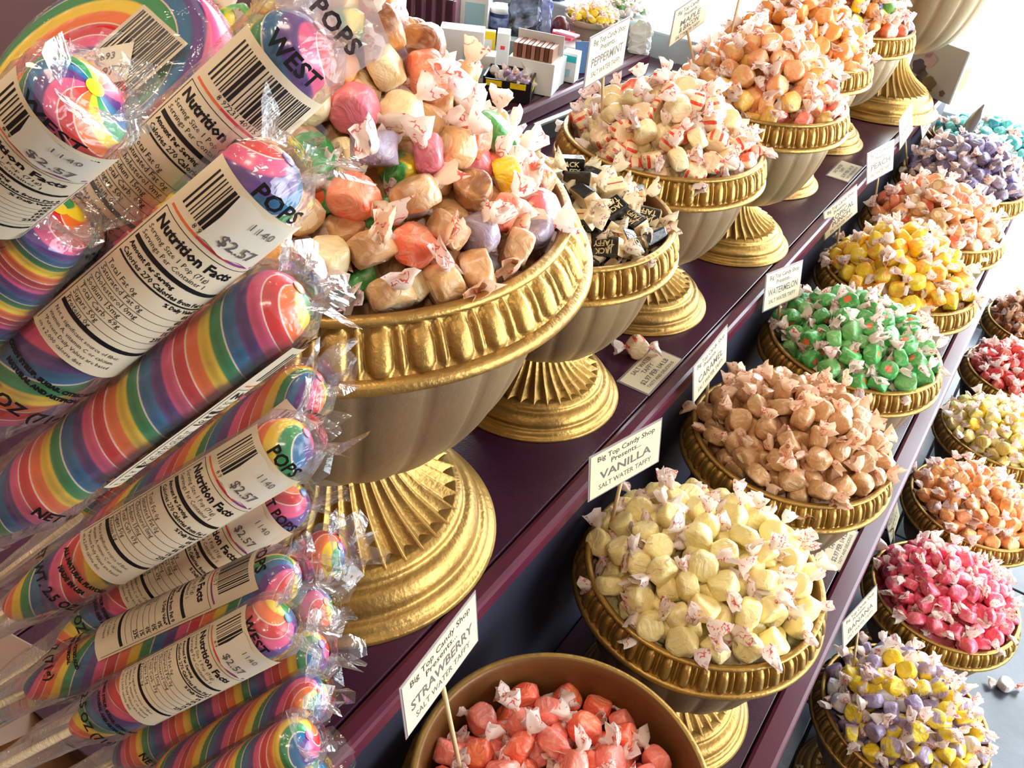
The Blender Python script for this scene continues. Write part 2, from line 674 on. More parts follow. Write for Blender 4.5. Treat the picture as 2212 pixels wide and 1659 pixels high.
wpart('pier', -3.2, -2.6, -0.1, 2.88)
wpart('pier', 2.2, 2.8, -0.1, 2.88)
wpart('header', -2.6, 2.2, 2.62, 2.88)
lg = wpart('window_ledge', -2.6, -0.055, -0.1, 0.705, 2.985, 3.3, M['ledge'])
wn = empty('window_1', (0, 3.2, 0))
tag(wn, kind='structure')
wpart('pane', -2.57, 2.17, 0.10, 2.60, 3.205, 3.213, M['glass'], wn)
for a, b, c, d in [(-2.6, 2.2, 2.58, 2.62), (-2.6, -2.56, 0.0, 2.6), (2.16, 2.2, 0.0, 2.6)]:
    wpart('window_frame', a, b, c, d, 3.18, 3.24, M['frame'], wn)
wpart('window_frame', -0.05, 2.2, -0.01, 0.10, 3.18, 3.24, M['frame'], wn)
# end wall block beside the goods shelf
tag(box('trim_1', -2.4, -0.72, 2.285, 2.98, -0.005, 0.905, M['ledge'], None, 0.006), kind='structure')

# stepped display: two tiers
Y0, Y1 = 0.18, 2.84
upper = empty('display_tier', (-0.9, 1.4, 0))
tag(upper, 'upper mahogany display tier carrying the large urns and the boxed sweets', 'display stand')
lower = empty('display_tier', (-0.13, 1.4, 0))
tag(lower, 'lower middle display tier of dark mahogany carrying the strawberry and vanilla urns', 'display stand')


def dpart(name, x0, x1, y0, y1, z0, z1, mat, bev=0.0):
    o = box(name, x0, x1, y0, y1, z0, z1, mat, None, bev)
    t = upper if x0 < -0.304 else lower
    o.parent = t
    o.matrix_basis = Matrix.Translation(-t.location) @ o.matrix_basis
    return o


# boards across the depth of each shelf, with fine joints
dpart('shelf_board', -0.595, XE1 - 0.024, Y0, Y1, Z1 - 0.026, Z1, M['wood'], 0.0012)
dpart('shelf_board', -0.905, -0.597, Y0, Y1, Z1 - 0.026, Z1, M['wood'], 0.0012)
for a, b in ((Y0, 0.72), (0.722, 1.38), (1.382, 2.05), (2.052, 2.28)):
    dpart('shelf_board', -2.5, -0.907, a, b, Z1 - 0.026, Z1, M['wood'], 0.0012)
dpart('shelf_edge', XE1 - 0.0231, XE1, Y0, Y1, Z1 - 0.028, Z1 + 0.001, M['edge'], 0.006)
dpart('riser', -2.45, XE1 - 0.0055, Y0 + 0.01, Y1 - 0.02, 0.0, Z1 - 0.027, M['riser'])
dpart('shelf_board', XE1 - 0.004, XE2 - 0.037, Y0, Y1, Z2 - 0.026, Z2, M['wood'], 0.0012)
dpart('shelf_edge', XE2 - 0.035, XE2, Y0, Y1, Z2 - 0.03, Z2 + 0.004, M['edge'], 0.006)
dpart('riser', XE1 - 0.004, XE2 - 0.03, Y0 + 0.01, Y1 - 0.02, 0.0, Z2 - 0.027, M['riser'])
# low goods platform at the back left
plat = empty('goods_platform', (-1.4, 1.2, Z1))
tag(plat, 'low platform with mauve rounded edge on the upper shelf under the boxed sweets', 'platform')
o = box('platform_board', -2.45, -0.965, 0.75, 2.20, Z1, Z1 + 0.034, M['wood'], None, 0.004)
o.parent = plat
o.matrix_basis = Matrix.Translation((1.4, -1.2, -Z1)) @ o.matrix_basis
o = box('platform_edge', -0.966, -0.945, 0.75, 2.205, Z1, Z1 + 0.036, M['edge'], None, 0.008)
o.parent = plat
o.matrix_basis = Matrix.Translation((1.4, -1.2, -Z1)) @ o.matrix_basis
ZP = Z1 + 0.035


# ================================================================== URNS
def smoothprof(pts, k=3):
    """resample a profile through Catmull-Rom"""
    out = []
    P = [np.array(p, float) for p in pts]
    for i in range(len(P) - 1):
        p0, p1, p2, p3 = P[max(i - 1, 0)], P[i], P[i + 1], P[min(i + 2, len(P) - 1)]
        for j in range(k):
            t = j / k
            out.append(tuple(0.5 * ((2 * p1) + (-p0 + p2) * t + (2 * p0 - 5 * p1 + 4 * p2 - p3) * t * t + (-p0 + 3 * p1 - 3 * p2 + p3) * t ** 3)))
    out.append(tuple(P[-1]))
    return out


def urn_meshes(kind, foot, flute, neck_r, bowl, band, nl, nf):
    # foot rings (plain) + fluted stem
    V, F = lathe(smoothprof(foot, 3), 96)
    g = Geo()
    g.add(V, F)
    fp = smoothprof(flute, 4)
    n = nf * 12
    nn = len(fp)

    def ff(r, z, th, i):
        w = 1 - i / (nn - 1)
        return r * (1 + (0.10 * w + 0.035) * (0.64 - np.abs(np.sin(th * nf / 2))))
    V, F = lathe(fp, n, ff)
    g.add(V, F)
    foot_me = g.mesh('foot_' + kind, M['gold'], True)
    bp = smoothprof(bowl, 4)
    nb = len(bp)

    def bf(r, z, th, i):
        u = i / (nb - 1)
        w = min(1, u * 5) * min(1, (1 - u) * 6)
        return r * (1 + 0.022 * w * (np.abs(np.cos(th * 11)) ** 0.6 - 0.6))
    V, F = lathe(bp, 22 * 10, bf)
    bowl_me = pymesh('bowl_' + kind, V, F, M['gold_shaded'])
    # rim: lower lip, gadrooned band, top lip, inside
    lo, hi, inner = band
    n = nl * 18
    g = Geo()
    V, F = lathe(smoothprof(lo, 2), n)
    g.add(V, F)
    (r0, z0), (r1, z1) = lo[-1], hi[0]
    K = 14
    prof = [(r0 + (r1 - r0) * k / K, z0 + (z1 - z0) * k / K) for k in range(K + 1)]
    H = (z1 - z0)

    def gf(r, z, th, i):
        v = abs(2 * i / K - 1)
        ph = (th * nl / (2 * PI)) % 1.0
        wide = np.clip(1 - np.abs((ph - 0.36) / 0.315) ** 2.3 - min(1, v / 0.98) ** 3.2, 0, 1) ** 0.5
        dart = np.clip(1 - np.abs((ph - 0.86) / 0.105) ** 2.2 - min(1, v / 0.95) ** 3.5, 0, 1) ** 0.5
        return r + H * 0.27 * np.maximum(wide, dart * 0.72) - H * 0.05 * (v < 0.99)
    V, F = lathe(prof, n, gf)
    g.add(V, F)
    V, F = lathe(smoothprof(hi, 2), n)
    g.add(V, F)
    V, F = lathe(smoothprof(inner, 2), 96)
    g.add(V, F, 1)
    rim_me = g.mesh('rim_' + kind, [M['gold'], M['inner']], True)
    return foot_me, bowl_me, rim_me


SMALL = urn_meshes(
    'small',
    [(0.0, 0.0), (0.108, 0.0), (0.1105, 0.004), (0.108, 0.009), (0.104, 0.011), (0.1035, 0.017), (0.098, 0.024), (0.091, 0.0265), (0.0895, 0.031), (0.085, 0.034), (0.080, 0.035), (0.05, 0.035)],
    [(0.080, 0.0345), (0.073, 0.039), (0.058, 0.047), (0.045, 0.058), (0.036, 0.070), (0.033, 0.083)], 0.033,
    [(0.0, 0.080), (0.035, 0.081), (0.062, 0.086), (0.088, 0.101), (0.108, 0.127), (0.121, 0.16), (0.128, 0.19), (0.131, 0.2135), (0.144, 0.2145)],
    ([(0.131, 0.2135), (0.1485, 0.2155), (0.1508, 0.2190), (0.1490, 0.2222), (0.1450, 0.2230)],
     [(0.1375, 0.2510), (0.1398, 0.2520), (0.1410, 0.2545), (0.1385, 0.2568), (0.1345, 0.2565)],
     [(0.1345, 0.2565), (0.1320, 0.254), (0.1290, 0.240), (0.125, 0.20), (0.112, 0.15), (0.08, 0.11), (0.0, 0.10)]),
    44, 32)
LARGE = urn_meshes(
    'large',
    [(0.0, 0.0), (0.156, 0.0), (0.1605, 0.006), (0.156, 0.013), (0.149, 0.016), (0.148, 0.026), (0.140, 0.037), (0.131, 0.040), (0.1295, 0.047), (0.123, 0.051), (0.116, 0.052), (0.07, 0.052)],
    [(0.117, 0.051), (0.105, 0.059), (0.083, 0.075), (0.064, 0.096), (0.052, 0.118), (0.048, 0.142)], 0.048,
    [(0.0, 0.136), (0.05, 0.137), (0.090, 0.146), (0.128, 0.172), (0.157, 0.212), (0.176, 0.26), (0.186, 0.305), (0.190, 0.334), (0.212, 0.336)],
    ([(0.190, 0.334), (0.2185, 0.3370), (0.2215, 0.342), (0.2195, 0.3465), (0.2135, 0.3475)],
     [(0.1955, 0.3765), (0.1980, 0.3782), (0.1995, 0.3815), (0.1965, 0.3848), (0.192, 0.3845)],
     [(0.192, 0.3845), (0.189, 0.381), (0.185, 0.36), (0.178, 0.30), (0.155, 0.225), (0.10, 0.165), (0.0, 0.155)]),
    44, 36)


def make_urn(kind, x, y, z, label):
    ms = SMALL if kind == 'small' else LARGE
    t = empty('pedestal_urn', (x, y, z), random.uniform(0, 6.28))
    tag(t, label, 'urn', 'gold pedestal urns')
    for nm, me in zip(('foot', 'bowl', 'rim'), ms):
        link(nm, me, t)
    return t


# ================================================================== TAFFY
TR, TH = 0.0142, 0.0100   # radius, half thickness


def puck_geo(seed, R=TR, Hh=TH, n=20, crumple=1.0, stretch=1.04):
    r_ = random.Random(seed)
    off = Vector((r_.uniform(-50, 50), r_.uniform(-50, 50), r_.uniform(-50, 50)))
    ring = [(0.45, -1.0, 0.45), (0.80, -1.0, 0.80), (0.93, -0.92, 0.93), (0.99, -0.70, 1.05), (1.01, 0.0, 1.25), (0.99, 0.70, 1.05), (0.93, 0.92, 0.93), (0.80, 1.0, 0.80), (0.45, 1.0, 0.45)]
    V, RHO, ANG = [Vector((0, 0, -Hh))], [0.0], [0.0]
    for (rr, zz, rho) in ring:
        for j in range(n):
            a = 2 * PI * j / n
            V.append(Vector((rr * R * math.cos(a), rr * R * math.sin(a), zz * Hh)))
            RHO.append(rho)
            ANG.append(a)
    V.append(Vector((0, 0, Hh)))
    RHO.append(0.0)
    ANG.append(0.0)
    F = []
    for j in range(n):
        F.append((0, 1 + (j + 1) % n, 1 + j))
    for i in range(len(ring) - 1):
        a, b = 1 + i * n, 1 + (i + 1) * n
        for j in range(n):
            F.append((a + j, a + (j + 1) % n, b + (j + 1) % n, b + j))
    k = 1 + (len(ring) - 1) * n
    for j in range(n):
        F.append((k + j, k + (j + 1) % n, len(V) - 1))
    sq = r_.uniform(-0.12, 0.12)
    tw = r_.uniform(-0.25, 0.25)
    out = []
    for v in V:
        x, y, z = v.x * stretch, v.y * (1 + sq), v.z
        q = max(0.0, abs(x) / (R * stretch) - 0.55) / 0.45
        z *= 1 - 0.35 * q * q
        y *= 1 - 0.25 * q * q
        x *= 1 + 0.14 * q * q
        z += tw * x * 0.35
        p = Vector((x, y, z))
        d1 = noise.noise(p * 95 + off) * 0.0016 + abs(noise.noise(p * 210 + off)) * 0.0015
        nrm = p.normalized() if p.length > 1e-6 else Vector((0, 0, 1))
        out.append(p + nrm * d1 * crumple)
    return out, F, RHO, ANG


def twist_geo(seed, L=0.0185, w=0.0120, n=14, m=5):
    r_ = random.Random(seed)
    k1, k2 = r_.choice([3, 4]), r_.choice([5, 7])
    p1, p2 = r_.uniform(0, 6), r_.uniform(0, 6)
    bend = r_.uniform(-0.5, 0.5)
    flat = r_.uniform(0.30, 0.55)
    V, F = [], []
    for i in range(m + 1):
        u = i / m
        r0 = 0.0030 + (w - 0.0030) * (u ** 0.8)
        if i == 0:
            r0 = 0.0042
        if i == 1:
            r0 = 0.0030
        for j in range(n):
            a = 2 * PI * j / n
            f = 1 + u * (0.34 * math.sin(k1 * a + p1) + 0.22 * math.sin(k2 * a + p2))
            y = r0 * f * math.cos(a)
            z = r0 * f * math.sin(a) * (flat + (1 - u) * 0.5)
            x = L * u + (u ** 3) * 0.0022 * math.sin(3 * a + p2)
            z += bend * x * u * 0.8
            V.append(Vector((x, y, z)))
    for i in range(m):
        a, b = i * n, (i + 1) * n
        for j in range(n):
            F.append((a + j, a + (j + 1) % n, b + (j + 1) % n, b + j))
    return V, F


NV = 4
PUCKS = [puck_geo(100 + i) for i in range(NV)]
TWISTS = [twist_geo(300 + i) for i in range(5)]
_body_cache, _joined_cache, _twist_cache = {}, {}, {}


def body_mesh(mat, v):
    k = (mat.name, v)
    if k not in _body_cache:
        V, F, R_, A_ = PUCKS[v]
        _body_cache[k] = pymesh('taffy_body', V, F, mat, True, None, {'rho': R_, 'ang': A_})
    return _body_cache[k]


def twist_mesh(mat, v):
    k = (mat.name, v)
    if k not in _twist_cache:
        V, F = TWISTS[v]
        _twist_cache[k] = pymesh('twist', V, F, mat, True)
    return _twist_cache[k]


TWX = TR * 1.04 * 1.10
TW_A = Matrix.Translation((TWX - 0.0012, 0, 0))
TW_B = Matrix.Rotation(PI, 4, 'Z') @ Matrix.Translation((TWX - 0.0012, 0, 0))


def joined_mesh(mat, wax, v):
    k = (mat.name, wax.name, v)
    if k not in _joined_cache:
        V, F, R_, A_ = PUCKS[v]
        g = Geo()
        g.add(V, F, 0)
        rho, ang = list(R_), list(A_)
        for T, s in ((TW_A, v), (TW_B, (v + 2) % 5)):
            tv, tf = TWISTS[s]
            g.add([T @ p for p in tv], tf, 1)
            rho += [2.0] * len(tv)
            ang += [0.0] * len(tv)
        _joined_cache[k] = pymesh('taffy', g.V, g.F, [mat, wax], True, g.MI, {'rho': rho, 'ang': ang})
    return _joined_cache[k]


def put_taffy(name, label, group, mat, wax, mw, parts, cat='candy'):
    v = random.randrange(NV)
    if parts:
        o = link(name, body_mesh(mat, v), None, mw)
        link('twist', twist_mesh(wax, random.randrange(5)), o, TW_A @ Matrix.Rotation(random.uniform(0, 6.28), 4, 'X'))
        link('twist', twist_mesh(wax, random.randrange(5)), o, TW_B @ Matrix.Rotation(random.uniform(0, 6.28), 4, 'X'))
    else:
        o = link(name, joined_mesh(mat, wax, v), None, mw)
    tag(o, label, cat, group)
    return o


# black-label taffy bars
def bar_taffy_meshes():
    res = []
    for s in range(3):
        r_ = random.Random(900 + s)
        bm = bmesh.new()
        bmesh.ops.create_cube(bm, size=1.0)
        for v in bm.verts:
            v.co = Vector((v.co.x * 0.034, v.co.y * 0.021, v.co.z * 0.016))
        bmesh.ops.bevel(bm, geom=list(bm.edges), offset=0.0025, segments=2, affect='EDGES', profile=0.6)
        bm.verts.index_update()
        g = Geo()
        g.add([v.co + Vector((0, 0, noise.noise(v.co * 120 + Vector((s * 9, 0, 0))) * 0.0008)) for v in bm.verts],
              [tuple(v.index for v in f.verts) for f in bm.faces], 0)
        # faces of the label side go black
        for i, f in enumerate(bm.faces):
            n = f.normal
            if n.z > 0.5 or (n.y > 0.7):
                g.MI[i] = 1
        bm.free()
        g2 = Geo()
        g2.text('JACK', 0.0085, 0, 0.0042, bold=0.0002)
        g2.text('TAFFY', 0.0085, 0, -0.0042, bold=0.0002)
        g.add([v + Vector((0, 0, 0.0085)) for v in g2.V], g2.F, 2)
        Vr = [(-0.013, -0.0109, -0.001), (0.013, -0.0109, -0.001), (0.013, -0.0109, 0.0004), (-0.013, -0.0109, 0.0004)]
        g.add(Vr, [(0, 1, 2, 3)], 3)
        res.append(pymesh('black_label_taffy', g.V, g.F, [M['bar_cream'], M['bar_black'], M['bar_letter'], M['bar_red']], False, g.MI))
    return res


M['bar_cream'] = plain('cream_wrapper', (0.86, 0.74, 0.56), 0.35, bump=0.1, bscale=200, coat=0.3)
M['bar_black'] = plain('black_wrapper', (0.07, 0.06, 0.06), 0.25, bump=0.1, bscale=200, coat=0.3)
M['bar_letter'] = plain('cream_letters', (0.88, 0.80, 0.62), 0.4, var=0.05)
M['bar_red'] = plain('red_stripe', (0.72, 0.16, 0.22), 0.4, var=0.05)


def rand_rot():
    q = rng.normal(size=4)
    q /= np.linalg.norm(q)
    from mathutils import Quaternion
    return Quaternion(q).to_matrix().to_4x4()


def heap_points(cx, cy, zt, R, prof, layers, dmin, cull=-0.25):
    """darts on the heap surface; layers = inward offsets"""
    P = np.zeros((0, 3))
    out = []
    for li, (off, tries) in enumerate(layers):
        for _ in range(tries):
            r = R * math.sqrt(rng.random())
            a = rng.random() * 2 * PI
            e = 0.004
            z = prof(r)
            dz = (prof(r + e) - prof(max(r - e, 0))) / (2 * e if r > e else e + r)
            nv = Vector((-dz * math.cos(a), -dz * math.sin(a), 1)).normalized()
            p = Vector((cx + r * math.cos(a), cy + r * math.sin(a), zt + z)) - nv * (off + rng.random() * 0.006)
            v = (CAM - p).normalized()
            if nv.dot(v) < (cull if li == 0 else 0.08):
                continue
            q = np.array(p)
            if len(P) and ((P - q) ** 2).sum(1).min() < dmin[li] ** 2:
                continue
            P = np.vstack([P, q])
            out.append((p, nv))
    return out


ORD = 'first second third fourth fifth sixth seventh eighth ninth tenth eleventh twelfth thirteenth fourteenth fifteenth sixteenth seventeenth eighteenth nineteenth twentieth'.split()


def number_labels(items, desc, urn):
    """labels that say which taffy of a heap: rows run along the shelf, counted from its open edge; places count from the window end"""
    n = len(items)
    grp = '%s pieces in the %s' % (desc, urn)
    nrow = 1 if n <= 9 else int(math.ceil(n / 9))
    items = sorted(items, key=lambda o: -o.matrix_basis.translation.x)
    per = int(math.ceil(n / nrow))
    for r in range(nrow):
        row = sorted(items[r * per:(r + 1) * per], key=lambda o: -o.matrix_basis.translation.y)
        for k, o in enumerate(row):
            if n == 1:
                lb = 'single %s in the %s' % (desc, urn)
            elif nrow == 1:
                lb = '%s, %s from the window end in the %s' % (desc, ORD[min(k, 19)], urn)
            else:
                lb = '%s, %s from window end, %s row from aisle, %s' % (desc, ORD[min(k, 19)], ORD[min(r, 19)], urn)
            o['label'] = lb
            o['group'] = grp


def fill_urn(urn, cx, cy, zt, R, prof, kinds, core_mat, core_name, core_label, parts=True, layers=None, dmin=(0.0275, 0.0225), wax=None, bars=None, tilt=0.0, yaw=0.0):
    layers = layers or [(0.004, 1500), (0.021, 500)]
    base = prof
    if urn not in ('strawberry urn', 'black-label urn', 'large mixed urn'):
        zt += 0.005
        R += 0.003
    if tilt:
        ty, tx = math.sin(yaw) * tilt, math.cos(yaw) * tilt
    pts = heap_points(cx, cy, zt, R, prof, layers, dmin)
    w = np.array([k[3] for k in kinds], float)
    w /= w.sum()
    made = {}
    for (p, nv) in pts:
        dz = ((p.x - cx) * tx + (p.y - cy) * ty) if tilt else 0.0
        k = kinds[int(rng.choice(len(kinds), p=w))]
        mw = Matrix.Translation(p + Vector((0, 0, dz))) @ rand_rot() @ Matrix.Scale(0.92 + 0.16 * rng.random(), 4)
        if bars is not None:
            # label side tends upward
            mw = Matrix.Translation(p + Vector((0, 0, dz))) @ Matrix.Rotation(rng.random() * 6.28, 4, 'Z') @ Matrix.Rotation(rng.normal() * 0.9, 4, 'X') @ Matrix.Rotation(rng.normal() * 0.35, 4, 'Y')
            o = link(k[0], bars[random.randrange(3)], None, mw)
            tag(o, k[1], 'candy')
            made.setdefault(k[0], (k[1], []))[1].append(o)
            for T in (Matrix.Translation((0.0160, 0, 0)), Matrix.Rotation(PI, 4, 'Z') @ Matrix.Translation((0.0160, 0, 0))):
                link('twist', twist_mesh(wax, random.randrange(5)), o, T @ Matrix.Rotation(random.uniform(0, 6.28), 4, 'X'))
            continue
        o = put_taffy(k[0], k[1], None, k[2], k[5] if len(k) > 5 else (wax or M['wax']), mw, parts)
        made.setdefault(k[0], (k[1], []))[1].append(o)
    for ds, its in made.values():
        number_labels(its, ds, urn)
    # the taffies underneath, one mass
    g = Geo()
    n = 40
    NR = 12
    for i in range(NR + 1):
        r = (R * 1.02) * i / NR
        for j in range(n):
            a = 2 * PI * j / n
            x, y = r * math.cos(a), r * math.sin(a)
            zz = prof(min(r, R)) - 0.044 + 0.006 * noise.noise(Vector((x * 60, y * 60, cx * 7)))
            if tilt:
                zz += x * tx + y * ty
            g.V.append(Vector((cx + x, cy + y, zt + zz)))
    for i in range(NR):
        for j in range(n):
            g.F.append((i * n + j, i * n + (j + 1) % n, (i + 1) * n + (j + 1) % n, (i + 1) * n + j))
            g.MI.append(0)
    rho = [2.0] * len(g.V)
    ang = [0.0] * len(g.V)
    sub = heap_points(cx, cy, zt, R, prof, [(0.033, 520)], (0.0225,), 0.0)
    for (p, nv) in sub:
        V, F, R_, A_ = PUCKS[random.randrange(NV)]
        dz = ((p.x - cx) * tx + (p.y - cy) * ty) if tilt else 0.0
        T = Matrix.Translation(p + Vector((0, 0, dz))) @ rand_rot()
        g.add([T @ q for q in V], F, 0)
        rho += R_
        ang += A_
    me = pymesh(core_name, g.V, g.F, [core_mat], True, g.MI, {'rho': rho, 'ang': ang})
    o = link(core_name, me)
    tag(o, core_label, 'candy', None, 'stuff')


def mound(R, h, p, base):
    return lambda r: base + h * (1 - min(1.0, (r / R)) ** p)


# colours (sRGB) ------------------------------------------------
T = {}
T['vanilla'] = taffy_mat('vanilla_taffy', (0.98, 0.91, 0.63))
T['strawberry'] = taffy_mat('strawberry_taffy', (0.96, 0.42, 0.30), (1.0, 0.52, 0.34), 0.7)
T['strawpink'] = taffy_mat('strawberry_pink_taffy', (0.97, 0.52, 0.46))
T['green'] = taffy_mat('green_taffy', (0.30, 0.68, 0.33), (0.97, 0.45, 0.27), 0.40)
T['greenp'] = taffy_mat('pale_green_taffy', (0.45, 0.74, 0.42))
T['dgreen'] = taffy_mat('dark_green_taffy', (0.16, 0.56, 0.26))
T['brown'] = taffy_mat('brown_taffy', (0.78, 0.59, 0.40))
T['dbrown'] = taffy_mat('dark_brown_taffy', (0.56, 0.33, 0.17), mix=(0.76, 0.52, 0.28))
T['tan'] = taffy_mat('tan_taffy', (0.86, 0.68, 0.46), (0.97, 0.86, 0.68), 0.5)
T['cream'] = taffy_mat('cream_taffy', (0.97, 0.90, 0.70))
T['orange'] = taffy_mat('orange_taffy', (0.98, 0.66, 0.36), mix=(1.0, 0.74, 0.46))
T['yellow'] = taffy_mat('yellow_taffy', (0.97, 0.83, 0.12))
T['yellor'] = taffy_mat('yellow_orange_taffy', (0.99, 0.68, 0.20), mix=(0.97, 0.82, 0.16))
T['coral'] = taffy_mat('coral_taffy', (0.97, 0.46, 0.33), mix=(0.95, 0.58, 0.45))
T['pink'] = taffy_mat('pink_taffy', (0.95, 0.33, 0.47), mix=(0.97, 0.45, 0.50))
T['rose'] = taffy_mat('rose_taffy', (0.93, 0.48, 0.55))
T['redcoral'] = taffy_mat('red_white_taffy', (0.94, 0.36, 0.26), mix=(0.96, 0.80, 0.66))
T['lilac'] = taffy_mat('lilac_taffy', (0.62, 0.55, 0.70))
T['purple'] = taffy_mat('purple_taffy', (0.42, 0.38, 0.58), mix=(0.50, 0.44, 0.56))
T['mauve'] = taffy_mat('mauve_taffy', (0.62, 0.55, 0.62))
T['turq'] = taffy_mat('turquoise_taffy', (0.30, 0.76, 0.74), mix=(0.45, 0.80, 0.78))
T['teal'] = taffy_mat('teal_taffy', (0.20, 0.62, 0.70))
T['yl'] = taffy_mat('yellow_lilac_taffy', (0.95, 0.84, 0.20), mix=(0.66, 0.58, 0.70))
T['white'] = taffy_mat('white_taffy', (0.90, 0.89, 0.90))
T['peach'] = taffy_mat('peach_taffy', (0.97, 0.66, 0.45), mix=(0.95, 0.74, 0.50))
T['peachy'] = taffy_mat('peach_yellow_taffy', (0.95, 0.76, 0.38))
T['tango'] = taffy_mat('tan_orange_taffy', (0.93, 0.66, 0.38), mix=(0.97, 0.68, 0.30))
T['butter'] = taffy_mat('butter_yellow_taffy', (0.96, 0.87, 0.42), mix=(0.96, 0.90, 0.62))
T['red'] = taffy_mat('red_taffy', (0.88, 0.25, 0.26), mix=(0.92, 0.42, 0.36))
T['pepper'] = taffy_mat('peppermint_taffy', (0.98, 0.87, 0.71), stripes=(0.93, 0.26, 0.16))
T['halfgy'] = taffy_mat('green_yellow_taffy', (0.96, 0.84, 0.14), mix=(0.22, 0.62, 0.28))
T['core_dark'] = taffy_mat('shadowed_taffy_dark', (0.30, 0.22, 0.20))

# ---- the row on the upper shelf
X1 = -0.450
urns1 = [
    ('large', -0.4721, 0.5037, 'large gold pedestal urn heaped with mixed taffies beside the rainbow lollipops'),
    ('small', -0.4426, 0.8406, 'gold urn filled with black-label taffy bars behind the large near urn'),
    ('small', -0.4477, 1.1411, 'gold pedestal urn holding red-striped peppermint taffies'),
    ('small', -0.4193, 1.4404, 'gold pedestal urn holding pink and peach taffies on the upper shelf'),
    ('small', -0.4652, 1.7497, 'gold pedestal urn holding tan-orange taffies on the upper shelf'),
    ('small', -0.4607, 2.0605, 'gold pedestal urn holding a multicoloured dark mix near the window'),
    ('large', -0.4250, 2.4200, 'large gold pedestal urn at the window end of the upper shelf'),
]
for k, x, y, lb in urns1:
    make_urn(k, x, y, Z1, lb)
X2 = -0.138
urns2 = [(0.4332, 'strawberry'), (0.7584, 'vanilla'), (1.0651, 'brown'), (1.3772, 'green'), (1.6759, 'yellow and orange'), (1.983, 'coral and peach'), (2.29, 'purple'), (2.60, 'turquoise')]
for y, nm in urns2:
    make_urn('small', X2, y, Z2, 'gold pedestal urn holding %s taffies on the middle shelf' % nm)
X3 = 0.180
urns3 = [(1.1777, 'yellow and lilac'), (1.5005, 'bright pink'), (1.82, 'orange'), (2.14, 'pale yellow'), (2.46, 'red'), (2.78, 'brown mixed')]
for y, nm in urns3:
    make_urn('small', X3, y, 0.0, 'gold pedestal urn on the floor holding %s taffies' % nm)

BARS = bar_taffy_meshes()
TOP = 0.2565


def K(name, label, mat, w, group=None, wax=None):
    return (name, label, T[mat], w, group or label, wax or M['wax'])


# large near urn
big = [
    K('brown_taffy', 'brown taffy', 'brown', 5, wax=M['wax_tan']),
    K('dark_brown_taffy', 'dark brown swirled taffy', 'dbrown', 2),
    K('tan_taffy', 'tan taffy with pale centre', 'tan', 3),
    K('cream_taffy', 'cream taffy', 'cream', 3.6),
    K('orange_red_taffy', 'orange-red taffy', 'coral', 1.8),
    K('orange_taffy', 'light orange taffy', 'orange', 1.0),
    K('green_taffy', 'green taffy with orange centre', 'green', 1.2),
    K('dark_green_taffy', 'plain deep green taffy', 'dgreen', 0.8),
    K('yellow_taffy', 'yellow taffy', 'yellow', 1.0),
    K('pink_taffy', 'pink taffy', 'rose', 0.8),
    K('purple_taffy', 'dull purple taffy', 'mauve', 0.6),
    K('green_and_yellow_taffy', 'half green half yellow taffy', 'halfgy', 0.7),
    K('white_taffy', 'white taffy', 'white', 1.2),
]
fill_urn('large mixed urn', -0.4721, 0.5037, Z1 + 0.3845, 0.180, mound(0.192, 0.185, 1.35, -0.012), big, T['brown'], 'mixed_taffy_heap', 'taffies buried deeper in the large mixed urn heap', True, [(0.004, 4200), (0.020, 1500)], (0.0285, 0.0235))

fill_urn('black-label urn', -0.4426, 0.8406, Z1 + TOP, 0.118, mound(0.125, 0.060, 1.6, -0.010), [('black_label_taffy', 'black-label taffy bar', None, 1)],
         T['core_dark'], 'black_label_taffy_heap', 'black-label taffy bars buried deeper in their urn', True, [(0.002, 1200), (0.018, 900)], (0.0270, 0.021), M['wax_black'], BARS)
fill_urn('peppermint urn', -0.4477, 1.1411, Z1 + TOP, 0.126, mound(0.133, 0.082, 2.0, -0.012), [K('peppermint_taffy', 'cream peppermint taffy with red stripes', 'pepper', 1), K('red_stripe_taffy', 'mostly red taffy', 'redcoral', 0.12), K('cream_peppermint_taffy', 'plain cream taffy', 'cream', 0.5)],
         T['cream'], 'peppermint_taffy_heap', 'peppermint taffies buried deeper in their urn', True)
fill_urn('pink-peach urn', -0.4193, 1.4404, Z1 + TOP, 0.126, mound(0.133, 0.102, 1.8, -0.010), [K('peach_taffy', 'peach taffy', 'peach', 1.6), K('salmon_taffy', 'salmon-pink taffy', 'strawpink', 1), K('peach_yellow_taffy', 'golden yellow taffy', 'peachy', 0.5)],
         T['peach'], 'peach_taffy_heap', 'peach taffies buried deeper in their urn', True)
fill_urn('tan-orange urn', -0.4652, 1.7497, Z1 + TOP, 0.126, mound(0.133, 0.112, 1.6, -0.010), [K('tan_orange_taffy', 'tan-orange taffy', 'tango', 1.6), K('light_orange_taffy', 'light orange taffy', 'orange', 0.5)],
         T['tango'], 'tan_orange_taffy_heap', 'tan-orange taffies buried deeper in their urn', True)
multi = [K('dark_mix_taffy', 'dark purple taffy', 'purple', 1.4), K('orange_mix_taffy', 'orange taffy', 'orange', 1.4), K('coral_mix_taffy', 'coral taffy', 'coral', 1), K('green_mix_taffy', 'green taffy', 'greenp', 0.8), K('yellow_mix_taffy', 'yellow taffy', 'yellow', 0.7), K('white_mix_taffy', 'white taffy', 'white', 1), K('brown_mix_taffy', 'brown taffy', 'dbrown', 1)]
fill_urn('multicoloured urn', -0.4607, 2.0605, Z1 + TOP, 0.126, mound(0.133, 0.120, 1.7, -0.010), multi, T['dbrown'], 'dark_mix_taffy_heap', 'mixed taffies buried deeper in the multicoloured urn', False)
